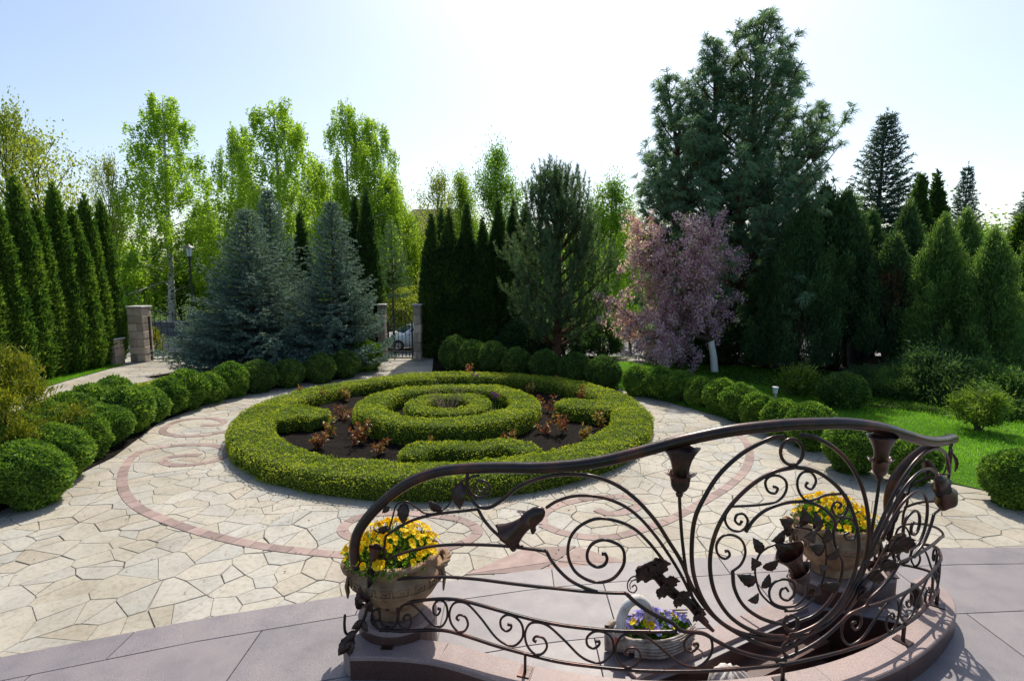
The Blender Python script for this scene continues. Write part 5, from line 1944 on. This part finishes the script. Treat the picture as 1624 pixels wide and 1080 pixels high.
tag(lawn('lawn', [(2.7, 11.9), (4.1, 9.3), (4.55, 8.0), (5.0, 7.1), (5.75, 6.35), (7.2, 6.0), (11, 6.6), (11, 12.6), (7.6, 15.2), (3.2, 16.2), (1.6, 13.4)], 1500, 5), 'bright green mown grass of the right hand lawn', 'grass')
tag(lawn('lawn_strip', [(-10.25, 9.4), (-10.55, 11.2), (-10.95, 13.3), (-11.2, 15.6), (-11.9, 16.0), (-13.2, 14), (-13.2, 9)], 2600, 6), 'strip of mown grass under the left thuja row', 'grass')
sh_ = Geo()
for pl_ in ([(-9.3, 13.7), (-5.2, 12.9), (-4.1, 13.5), (-3.95, 17.2), (-7.2, 17.2)], [(-2.1, 14.2), (1.4, 12.7), (2.2, 12.4), (2.6, 17.3), (-2.5, 17.3)], [(7.0, 10.6), (12, 7.5), (20, 7.5), (20, 17.3), (4.0, 17.3), (4.4, 15.2)], [(-6.7, 5.2), (-5.6, 5.2), (-5.7, 7.6), (-6.2, 9.4), (-6.1, 11.4), (-5.2, 12.6), (-6.4, 13.2), (-7.2, 11.6), (-7.8, 9), (-7.6, 6)]):
    pl_ = np.array(pl_, float)
    sh_.poly(np.c_[pl_, np.full(len(pl_), .022)], [tuple(range(len(pl_)))])
struct(sh_.build('planting_soil', M['soil']))

# ------------------------------------------------------------------ planters with pansies
def planter(label, c, z0, rz):
    o = thing('stone_planter', label, 'planter', (c[0], c[1], z0), rz)
    prof = [(.001, .0), (.165, .0), (.175, .012), (.172, .03), (.150, .045), (.150, .06), (.205, .105), (.262, .165), (.305, .235), (.322, .29), (.318, .318), (.300, .335),
            (.272, .345), (.268, .385), (.276, .398), (.298, .405), (.302, .425), (.290, .438), (.262, .438), (.252, .42), (.250, .36)]
    Geo().lathe(prof, (0, 0, 0), 44, .7).build('bowl', M['terra'], o, True)
    Geo().lathe([(.252, .385), (.12, .40), (.001, .405)], (0, 0, 0), 24, .5).build('potting_soil', M['soil'], o)
    # meander band: raised bars round the shoulder
    g = Geo()
    n = 18
    for k in range(n):
        a0 = 2 * math.pi * k / n
        for (da, zz, wa, wz) in ((.02, .270, .30, .007), (.02, .315, .22, .007), (.135, .292, .012, .045), (-.085, .300, .012, .030), (.02, .288, .10, .007), (.065, .30, .012, .022)):
            a = a0 + da * .9
            r = .326 - abs(zz - .29) * .10
            g.box((r * math.cos(a), r * math.sin(a), zz), (.010, wa * .34 if wa > .02 else .010, wz), a)
    g.build('meander_band', M['terra'], o)
    for sgn in (-1, 1):
        h = Geo()
        for ph in (0, 2.1, 4.2):
            t = np.linspace(0, 1, 26)
            ang = math.pi * (.5 - 1.0 * t) * 1.3
            cx = sgn * (.298 + .055 * np.cos(ang))
            cy = .075 * np.sin(ang) * 1.4
            tw = t * 16 + ph
            h.tube(np.c_[cx + .011 * np.cos(tw), cy, .335 + .030 * np.cos(ang) + .011 * np.sin(tw)], .013, 6)
        for q in (-1, 1):
            for s in range(6):
                yy = q * .105 + (s - 2.5) * .012
                h.tube(np.array([[sgn * .31, q * .105, .335], [sgn * .325, yy, .27], [sgn * .315, yy * 1.05, .19]]), [.010, .011, .006], 5)
        h.build('rope_handle', M['terra'], o, True)
    return o


def pansy_mesh(mat):
    V, F = [], []
    petals = [(math.pi / 2 + .42, .030, .030), (math.pi / 2 - .42, .030, .030), (math.pi + .25, .026, .026), (-.25, .026, .026), (-math.pi / 2, .031, .040)]
    for k, (a, L, w) in enumerate(petals):
        z = .0015 * k
        for (l, s) in ((.002, 0), (L * .45, -.5), (L * .85, -.42), (L, 0), (L * .85, .42), (L * .45, .5)):
            V.append((math.cos(a) * l - math.sin(a) * s * w, math.sin(a) * l + math.cos(a) * s * w, z + .012 * (l / L) ** 2 * (1 if s else .2)))
        b = k * 6
        F += [(b, b + 1, b + 2, b + 3), (b, b + 3, b + 4, b + 5)]
    n = len(V)
    for q in range(6):
        a = q * math.pi / 3
        V.append((.0045 * math.cos(a), .0045 * math.sin(a) - .003, .0095))
    g = Geo()
    g.add(np.array(V), np.array(F), np.array([.35, .35, .45, .45, .7, .7, .7, .7, 1, 1]))
    g.f.append(np.array([[n + q for q in range(6)]]))
    g.t.append(np.array([.5]))
    me = g.mesh('pansy_blossom', mat)
    me.materials.append(M['pansy_eye'])
    me.polygons[len(me.polygons) - 1].material_index = 1
    return me


PY, PB = pansy_mesh(M['pansy_y']), pansy_mesh(M['pansy_b'])
from mathutils import Euler


def pansies(label, c, z0, R, nb, H, seed, pick, sx=1.0, sy=1.0, big=1.0):
    r = np.random.default_rng(seed)
    o = thing('pansy_plants', label, 'flowers', (c[0], c[1], z0))
    g = Geo()
    n = 1500
    a = r.uniform(0, 6.28, n)
    q = np.sqrt(r.random(n))
    P = np.c_[R * q * np.cos(a) * sx, R * q * np.sin(a) * sy, H * .75 * (1 - q ** 2.5) * r.random(n) + .005]
    D = unit(np.c_[np.cos(a) * .7, np.sin(a) * .7, np.ones(n) * .6] + r.normal(size=(n, 3)) * .5)
    g.leaves(P, D, unit(r.normal(size=(n, 3)) + np.array([0, 0, 1])), r.uniform(.025, .05, n), r.uniform(.012, .022, n), r.random(n), .15)
    g.build('leaves', M['pansy_leaf'], o)
    st = Geo()
    for k in range(nb):
        a = r.uniform(0, 6.28)
        q = math.sqrt(r.random()) * 1.06
        p = np.array([R * q * math.cos(a) * sx, R * q * math.sin(a) * sy, H * (1 - .62 * q ** 2) * r.uniform(.8, 1.15) + .02])
        st.tube(np.array([p * np.array([.8, .8, .2]), p - np.array([0, 0, .004])]), .002, 3, cap=False)
        m = link('blossom', pick(r), o)
        m.location = p
        # faces look outwards, mostly towards the light and the open side
        e = Vector((math.cos(a) * .7 + r.normal() * .35, math.sin(a) * .7 + r.normal() * .35 - .25, .75 + r.normal() * .25)).to_track_quat('Z', 'Y')
        m.rotation_mode = 'QUATERNION'
        m.rotation_quaternion = e
        s = r.uniform(.6, 1.1) * big
        m.scale = (s, s, s)
    st.build('stalks', M['pansy_leaf'], o)
    return o


planter('carved stone planter with rope handles on a drum at the left end of the balustrade', DL, .276, .15)
planter('carved stone planter standing behind the balustrade medallion', DR, .191, -.3)
pansies('yellow pansies filling the left stone planter', DL + np.array([-.03, -.01]), .276 + .40, .305, 140, .19, 41, lambda r: PY)
pansies('yellow pansies filling the planter behind the medallion', DR, .191 + .40, .29, 125, .19, 42, lambda r: PY)

# ------------------------------------------------------------------ swan planter
SWC = (.93, 3.52)
swan = thing('swan_planter', 'white stone swan planter with red beak on the granite floor', 'planter', (*SWC, .017), .05)
V, F = [], []
nx, na = 15, 16
for i in range(nx):
    t = i / (nx - 1)
    x = -.29 + .60 * t
    w = .155 * math.sin(math.pi * min(.97, .012 + t * .93)) ** .6 * (1 - .35 * max(0, t - .6)) + .004
    h = .165 + .07 * max(0, t - .55) ** 1.2 + .05 * max(0, .25 - t)
    for k in range(na):
        a = math.pi * (1.0 + k / (na - 1))
        yy = math.cos(a) * w
        zz = h + math.sin(a) * h * (.97 if abs(math.cos(a)) < .8 else .95)
        V.append((x, yy * (1 + .04 * math.sin(7 * a + 5 * t)), max(zz, 0)))
n1 = len(V)
for i in range(nx):
    t = i / (nx - 1)
    for k in range(na):
        x, y, z = V[i * na + k]
        V.append((x * .90, y * .84, max(z * .9 + .012, .05) if 0 < k < na - 1 else z))
F = [(i * na + k, (i + 1) * na + k, (i + 1) * na + k + 1, i * na + k + 1) for i in range(nx - 1) for k in range(na - 1)]
F += [(n1 + i * na + k + 1, n1 + (i + 1) * na + k + 1, n1 + (i + 1) * na + k, n1 + i * na + k) for i in range(nx - 1) for k in range(na - 1)]
F += [(i * na, n1 + i * na, n1 + (i + 1) * na, (i + 1) * na) for i in range(nx - 1)] + [(i * na + na - 1, (i + 1) * na + na - 1, n1 + (i + 1) * na + na - 1, n1 + i * na + na - 1) for i in range(nx - 1)]
g = Geo().add(np.array(V), np.array(F))
g.poly(np.array(V), [tuple(range(na)), tuple((nx - 1) * na + k for k in range(na - 1, -1, -1))])
g.build('body', M['swanbody'], swan, True)
neck = catmull([(-.02, -.02, .10), (.01, -.03, .22), (-.01, -.04, .33), (-.075, -.05, .405), (-.15, -.06, .385), (-.195, -.07, .30), (-.205, -.08, .235)], 6)
Geo().tube(neck, np.interp(np.linspace(0, 1, len(neck)), [0, .2, .6, .9, 1], [.046, .036, .033, .032, .030]), 14).build('neck', M['swan'], swan, True)
hd = Geo()
u_ = np.linspace(0, math.pi, 10)
hd.lathe([(max(.001, .042 * math.sin(q)), .055 * math.cos(q)) for q in u_], (-.210, -.085, .205), 14)
hd.build('head', M['swan'], swan, True)
Geo().tube(np.array([[-.222, -.092, .175], [-.238, -.105, .145], [-.250, -.115, .115]]), [.022, .018, .006], 8, flat=.7).build('beak', M['beak'], swan, True)
for sg in (-1, 1):
    wg = Geo()
    for k in range(6):
        z = .06 + .022 * k
        p = np.array([[-.12, sg * .135, z], [.05, sg * (.165 - .002 * k), z + .005], [.20, sg * .135, z + .03], [.31, sg * .075, z + .07]])
        wg.tube(catmull(p, 4), np.linspace(.012, .006, 13), 6)
    wg.build('wing', M['swanbody'], swan, True)
Geo().lathe([(.22, .11), (.001, .125)], (0, 0, 0), 20, sx=1.0, sy=.5).build('potting_soil', M['soil'], swan)
pansies('blue and yellow pansies growing in the swan planter', (SWC[0] + .06, SWC[1]), .017 + .13, .21, 66, .13, 43, lambda r: PY if r.random() < .16 else PB, 1.05, .55, .95)

# carved stone animal in the pit, only its crown shows above the floor
st = thing('stone_statue', 'white carved stone statue with wavy mane in the stair pit', 'statue', (1.42, 3.28, -.6))
g = Geo()
na = 40
prof = [(.01, .665), (.05, .655), (.09, .625), (.115, .575), (.125, .51), (.135, .43), (.155, .34), (.16, .24)]
V = []
for r0, z in prof:
    for k in range(na):
        a = 2 * math.pi * k / na
        r1 = r0 * (1 + .10 * math.sin(10 * a + z * 22))
        V.append((r1 * math.cos(a) * 1.05, r1 * math.sin(a) * .95, z + .010 * math.sin(10 * a + z * 22)))
F = [(i * na + k, (i + 1) * na + k, (i + 1) * na + (k + 1) % na, i * na + (k + 1) % na) for i in range(len(prof) - 1) for k in range(na)]
g.add(np.array(V), np.array(F))
g.build('mane', M['swan'], st, True)
g = Geo().lathe([(.16, .02), (.17, .12), (.15, .24), (.12, .34), (.001, .40)], (0, .02, 0), 24)
for sg in (-1, 1):
    g.tube(np.array([[sg * .09, -.10, .02], [sg * .09, -.11, .16], [sg * .08, -.06, .30]]), [.045, .038, .05], 10)
g.build('body', M['swan'], st, True)
Geo().box((0, 0, 0), (.38, .34, .05), 0, bev=.008).build('plinth', M['cap'], st)

# ------------------------------------------------------------------ gate pillars and gates
def pillar(label, x, y, w, d, h, n, zb=0.0, cap=True):
    o = thing('gate_pillar', label, 'pillar', (x, y, zb), group='stone gate pillars')
    hh = h / n
    for k in range(n):
        j = rng.normal(0, .006)
        if k % 2:
            Geo().box((j, j, hh * (k + .5)), (w + rng.normal(0, .008), d, hh - .012), 0, rng.random(), .012).build('stone_block', M['pillar'], o)
        else:
            s = rng.uniform(.4, .6) * w
            Geo().box((-w / 2 + s / 2, 0, hh * (k + .5)), (s - .008, d + .01, hh - .012), 0, rng.random(), .012).build('stone_block', M['pillar'], o)
            Geo().box((w / 2 - (w - s) / 2, 0, hh * (k + .5)), (w - s - .008, d - .01, hh - .012), 0, rng.random(), .012).build('stone_block', M['pillar'], o)
    Geo().box((0, 0, h / 2), (w - .03, d - .03, h - .01)).build('mortar_core', M['mortar'], o)
    if cap:
        Geo().box((0, 0, h + .03), (w + .06, d + .06, .05), 0, .5, .012).build('cap', M['cap'], o)
    return o


PT = dp(220, 488, 16.4)
pillar('broad sandstone gate pillar at the end of the left thuja row', PT[0], 16.4, .44, .44, PT[2], 7)
pillar('low stone block in front of the driveway gate pillar', PT[0] - .42, 15.75, .42, .4, .72, 3)
pillar('narrow stone pillar left of the garden gate', dp(606, 500, 16.6)[0], 16.6, .22, .30, dp(606, 485, 16.6)[2], 6)
pillar('narrow stone pillar right of the garden gate', dp(662, 500, 16.6)[0], 16.6, .22, .30, dp(662, 485, 16.6)[2], 6)


def gate(name, label, x0, x1, y, h, rise, nbar, z0=.06):
    o = thing(name, label, 'gate', ((x0 + x1) / 2, y, 0))
    w = x1 - x0
    top = lambda u: h + rise * math.sin(math.pi * u) if rise > 0 else h - rise * (1 - math.sin(math.pi * u))
    g = Geo()
    pts = np.array([(-w / 2 + w * u, 0, top(u)) for u in np.linspace(0, 1, 24)])
    g.tube(pts, .016, 6)
    for zz in (z0, z0 + .20):
        g.box((0, 0, zz), (w, .03, .03))
    for sx in (-1, 1):
        g.box((sx * (w / 2 - .02), 0, h / 2 + .03), (.045, .045, h))
    g.build('frame', M['blackiron'], o)
    for k in range(1, nbar):
        u = k / nbar
        hb = top(u) - (.02 if rise > 0 else -.10)
        Geo().tube(np.array([(-w / 2 + w * u, 0, z0), (-w / 2 + w * u, 0, hb)]), .009, 6).build('bar', M['blackiron'], o)
    for k in range(nbar):
        u = (k + .5) / nbar
        a = np.linspace(0, 2 * math.pi, 15)
        Geo().tube(np.c_[-w / 2 + w * u + .075 * np.cos(a), np.zeros(15), z0 + .10 + .075 * np.sin(a)], .006, 5).build('ring', M['blackiron'], o)
    sc_ = Geo()
    for sx in (-1, 1):
        t = np.linspace(0, 1, 40)
        ang = t * 9
        rad = .22 * (1 - t) + .03
        sc_.tube(np.c_[sx * (.26 + rad * np.cos(ang)), np.full(40, -.012), h - .22 + rad * np.sin(ang)], .007, 5)
        sc_.tube(catmull([(sx * w * .46, -.012, h - .25), (sx * w * .30, -.012, h + .0), (sx * w * .12, -.012, h + max(rise, .12) * .6), (0, -.012, h + max(rise, .12) * .8)], 6), .007, 5)
    sc_.build('scrollwork', M['blackiron'], o)
    return o


xg0 = PT[0] + .26
gate('driveway_gate', 'black iron driveway gate beside the broad pillar', xg0, xg0 + 3.3, 16.4, 1.32, -.25, 18)
gx0, gx1 = dp(606, 500, 16.6)[0] + .15, dp(662, 500, 16.6)[0] - .15
gate('garden_gate', 'arched black iron garden gate between two narrow pillars', gx0, gx1, 16.6, 1.12, .42, 7)

# ------------------------------------------------------------------ street lamp, wall, house, car
L_ = dp(299, 388, 24.0)
lz = float(terrain_z(np.array(24.0)))
lamp = thing('street_lamp', 'black street lamp with glass lantern behind the driveway gate', 'lamp', (L_[0], 24.0, lz))
hL = L_[2] - lz
Geo().lathe([(.11, 0), (.11, .12), (.075, .2), (.06, .9), (.05, 1.0), (.042, hL - .62), (.06, hL - .58), (.07, hL - .55)], seg=14).build('post', M['blackiron'], lamp, True)
Geo().lathe([(.10, hL - .52), (.155, hL - .16)], seg=6).build('glass', M['lampglass'], lamp)
fr = Geo()
for k in range(6):
    a = k * math.pi / 3
    fr.tube(np.array([[.10 * math.cos(a), .10 * math.sin(a), hL - .54], [.165 * math.cos(a), .165 * math.sin(a), hL - .14]]), .012, 5)
fr.lathe([(.06, hL - .56), (.11, hL - .54), (.11, hL - .51)], seg=12)
fr.build('lantern_frame', M['blackiron'], lamp)
Geo().lathe([(.23, hL - .14), (.20, hL - .11), (.06, hL - .02), (.03, hL + .02), (.001, hL + .05)], seg=12).build('lamp_cap', M['blackiron'], lamp, True)

wl = thing('roadside_wall', 'low grey stone wall on the far side of the road', 'wall', (-22, 35.2, -1.46))
for k in range(22):
    for c in range(3):
        Geo().box((-12 + k * 1.15 + (.5 if c % 2 else 0), 0, .17 + c * .33), (1.13, .34, .315), 0, rng.random(), .02).build('stone_block', M['wallstone'], wl)
for k in range(9):
    Geo().box((-11.5 + k * 2.8, 0, 1.03), (2.78, .44, .09), 0, rng.random(), .015).build('coping', M['cap'], wl)

hs = thing('distant_house', 'distant house with brown roof behind the flowering tree', 'house', (-9.0, 66, -1.4))
Geo().box((0, 0, 4.2), (9, 8, 8.4)).build('wall', M['render'], hs)
g = Geo()
g.poly(np.array([(-5.2, -4.8, 8.0), (5.2, -4.8, 8.0), (5.2, 4.8, 8.0), (-5.2, 4.8, 8.0), (-2.6, 0, 11.6), (2.6, 0, 11.6)]), [(0, 1, 5, 4), (2, 3, 4, 5), (1, 2, 5), (3, 0, 4), (3, 2, 1, 0)])
g.build('roof', M['roof'], hs)
for k in range(3):
    w = Geo().box((-2.7 + 2.7 * k, -4.03, 6.2), (1.1, .08, 1.4)).build('window', M['cap'], hs)
    Geo().box((-2.7 + 2.7 * k, -4.09, 6.2), (.9, .04, 1.2)).build('pane', M['glass'], w)


def car():
    c0 = dp(668, 545, 29.5)
    o = thing('parked_car', 'silver car parked on the road beyond the garden gate', 'car', (c0[0] - .2, 29.6, -1.43), R_(180 + 28))
    # sections along x (front = +x): x, z sill, z shoulder, half width shoulder, z top, half width top
    secs = [(-2.05, .42, .80, .66, .95, .55), (-1.95, .32, .86, .76, 1.05, .62), (-1.5, .26, .90, .84, 1.32, .62), (-.8, .24, .90, .87, 1.44, .62), (-.1, .24, .88, .88, 1.45, .62),
            (.45, .24, .87, .88, 1.32, .64), (.95, .24, .86, .87, .98, .74), (1.4, .25, .80, .85, .90, .72), (1.8, .28, .70, .80, .80, .64), (2.02, .34, .58, .68, .66, .52), (2.12, .40, .50, .50, .55, .38)]
    V, n = [], 10
    for x, zs, zb, wb, zt, wt in secs:
        V += [(x, -wb * .9, zs), (x, -wb, (zs + zb) / 2), (x, -wb * .97, zb), (x, -wt, zt * .97 + zb * .03), (x, -wt * .55, zt), (x, wt * .55, zt), (x, wt, zt * .97 + zb * .03), (x, wb * .97, zb), (x, wb, (zs + zb) / 2), (x, wb * .9, zs)]
    F = [(i * n + k, i * n + (k + 1) % n, (i + 1) * n + (k + 1) % n, (i + 1) * n + k) for i in range(len(secs) - 1) for k in range(n)]
    g = Geo().add(np.array(V), np.array(F))
    g.poly(np.array(V), [tuple(range(n - 1, -1, -1)), tuple((len(secs) - 1) * n + k for k in range(n))])
    g.build('body', M['carpaint'], o, True)
    g = Geo()
    g.poly(np.array([(.50, -.60, 1.30), (.50, .60, 1.30), (.98, .70, .99), (.98, -.70, .99)]) + np.array([.02, 0, .02]), [(0, 1, 2, 3)])
    g.build('windscreen', M['glass'], o)
    for s in (-1, 1):
        g = Geo()
        g.poly(np.array([(-1.4, s * .77, .95), (.80, s * .80, .95), (.42, s * .675, 1.27), (-.2, s * .655, 1.37), (-1.0, s * .655, 1.36), (-1.4, s * .66, 1.26)]), [(0, 1, 2, 3, 4, 5)])
        g.build('side_window', M['glass'], o)
        g = Geo().tube(catmull([(1.70, s * .77, .66), (1.88, s * .70, .66), (1.99, s * .58, .62)], 3), [.05, .07, .075, .075, .07, .06, .04], 8)
        g.build('headlight', M['lampglass'], o, True)
        Geo().box((1.98, s * .56, .40), (.12, .22, .10), 0, bev=.02).build('fog_light', M['glass'], o)
        Geo().box((.72, s * .95, .98), (.10, .16, .11), 0, bev=.02).build('mirror', M['carpaint'], o)
        for x in (-1.3, 1.35):
            a = np.linspace(0, 2 * math.pi, 25)
            w = Geo()
            prof = [(.20, -.10), (.30, -.10), (.325, -.07), (.325, .07), (.30, .10), (.20, .10)]
            seg = 22
            VV = [(x + r * math.cos(q), s * .80 + t, .325 + r * math.sin(q)) for r, t in prof for q in np.arange(seg) / seg * 6.2832]
            w.add(np.array(VV), np.array([(i * seg + k, i * seg + (k + 1) % seg, (i + 1) * seg + (k + 1) % seg, (i + 1) * seg + k) for i in range(5) for k in range(seg)]))
            wh = w.build('wheel', M['rubber'], o, True)
            rm = Geo()
            for k in range(5):
                q = k * 6.2832 / 5
                rm.box((x + .11 * math.cos(q), s * .87, .325 + .11 * math.sin(q)), (.10, .03, .10))
            rm.build('rim', M['steel'], wh)
    Geo().box((2.03, 0, .36), (.10, .66, .13), 0, bev=.02).build('grille', M['glass'], o)
    Geo().box((2.12, 0, .53), (.03, .40, .06), 0, bev=.01).build('grille', M['glass'], o)


car()
rb = broadleaf_meshes(2.4, 1.6, 201, M['bud'], 9000, .10, .02, ([0, .3, .7, 1], [.9, 1, .85, .4]), .05, 'bark', 24, 0, .5, .30)
leafy('rounded_bush', 'pale green rounded bush behind the parked car', 634, 34.0, 480, rb, 2.4, 1.05)
yb = spray_meshes(.9, .4, 202, M['gold'], 1800, .12)
place('rounded_bush', 'small yellow bush outside the driveway gate pillar', 'bush', None, (dp(241, 560, 18.2)[0], 18.2, float(terrain_z(np.array(18.2)))), [('trunk', yb[0]), ('foliage', yb[1])])

# fence and dark stone bin under the right trees
fn = thing('iron_fence', 'dark iron bar fence behind the trees of the right border', 'fence', (11, 17.2, -.05))
for k in range(46):
    Geo().tube(np.array([(-5.5 + k * .24, 0, 0), (-5.5 + k * .24, 0, 1.35)]), .010, 5).build('bar', M['blackiron'], fn)
for z in (.2, 1.15):
    Geo().box((-.1, 0, z), (11.2, .03, .04)).build('rail', M['blackiron'], fn)
struct(sheet('side_road', [(6, 18.4), (40, 18.4), (40, 24.2), (6, 24.2)], .02, M['asphalt']))
bq = dp(1352, 600, 15.6)
bn = thing('stone_pedestal', 'dark stone pedestal with pale flat top under the right trees', 'pedestal', (bq[0], 15.6, -.03))
Geo().box((0, 0, .45), (.55, .5, .9), 0, .2, .02).build('shaft', M['wallstone'], bn)
Geo().box((0, 0, .94), (.72, .66, .07), 0, .8, .012).build('top', M['cap'], bn)

# garden lights
for k, (x, yt, Yd) in enumerate(((1230, 613, 9.7), (81, 664, 8.3))):
    q = dp(x, yt, Yd)
    o = thing('garden_light', ['small pale bollard light behind the right row of globes', 'small round garden light in the left row of globes'][k], 'light', (q[0], Yd, 0))
    h = q[2]
    Geo().tube(np.array([(0, 0, 0), (0, 0, h - .12)]), .025, 10).build('post', M['steel'], o)
    Geo().lathe([(.04, h - .12), (.045, h - .02)], seg=16).build('glass', M['lampglass'], o, True)
    Geo().lathe([(.06, h - .02), (.055, h - .005), (.001, h)], seg=16).build('cap', M['steel'], o)

# fallen leaves and twig litter on the paving and the apron
r = np.random.default_rng(404)
n = 900
a = r.uniform(0, 6.28, n)
q = 3.55 + np.abs(r.normal(0, .45, n))
P = np.c_[PC[0] + q * np.cos(a), PC[1] + q * np.sin(a), np.full(n, .010)]
m = 260
P2 = np.c_[r.uniform(-5.5, 6, m), r.uniform(4.2, 8, m), np.full(m, .010)]
P = np.vstack([P, P2])
P = P[P[:, 1] > apron_border(P[:, 0]) + .03]
n = len(P)
g = Geo()
g.leaves(P, np.c_[r.normal(size=(n, 2)), np.full(n, .12)], np.c_[r.normal(0, .25, (n, 2)), np.ones(n)], r.uniform(.012, .034, n), r.uniform(.008, .016, n), r.random(n), .1)
tag(g.build('fallen_leaves', M['brown']), 'scattered dry leaves on the paving around the round bed', 'leaves', None, 'stuff')
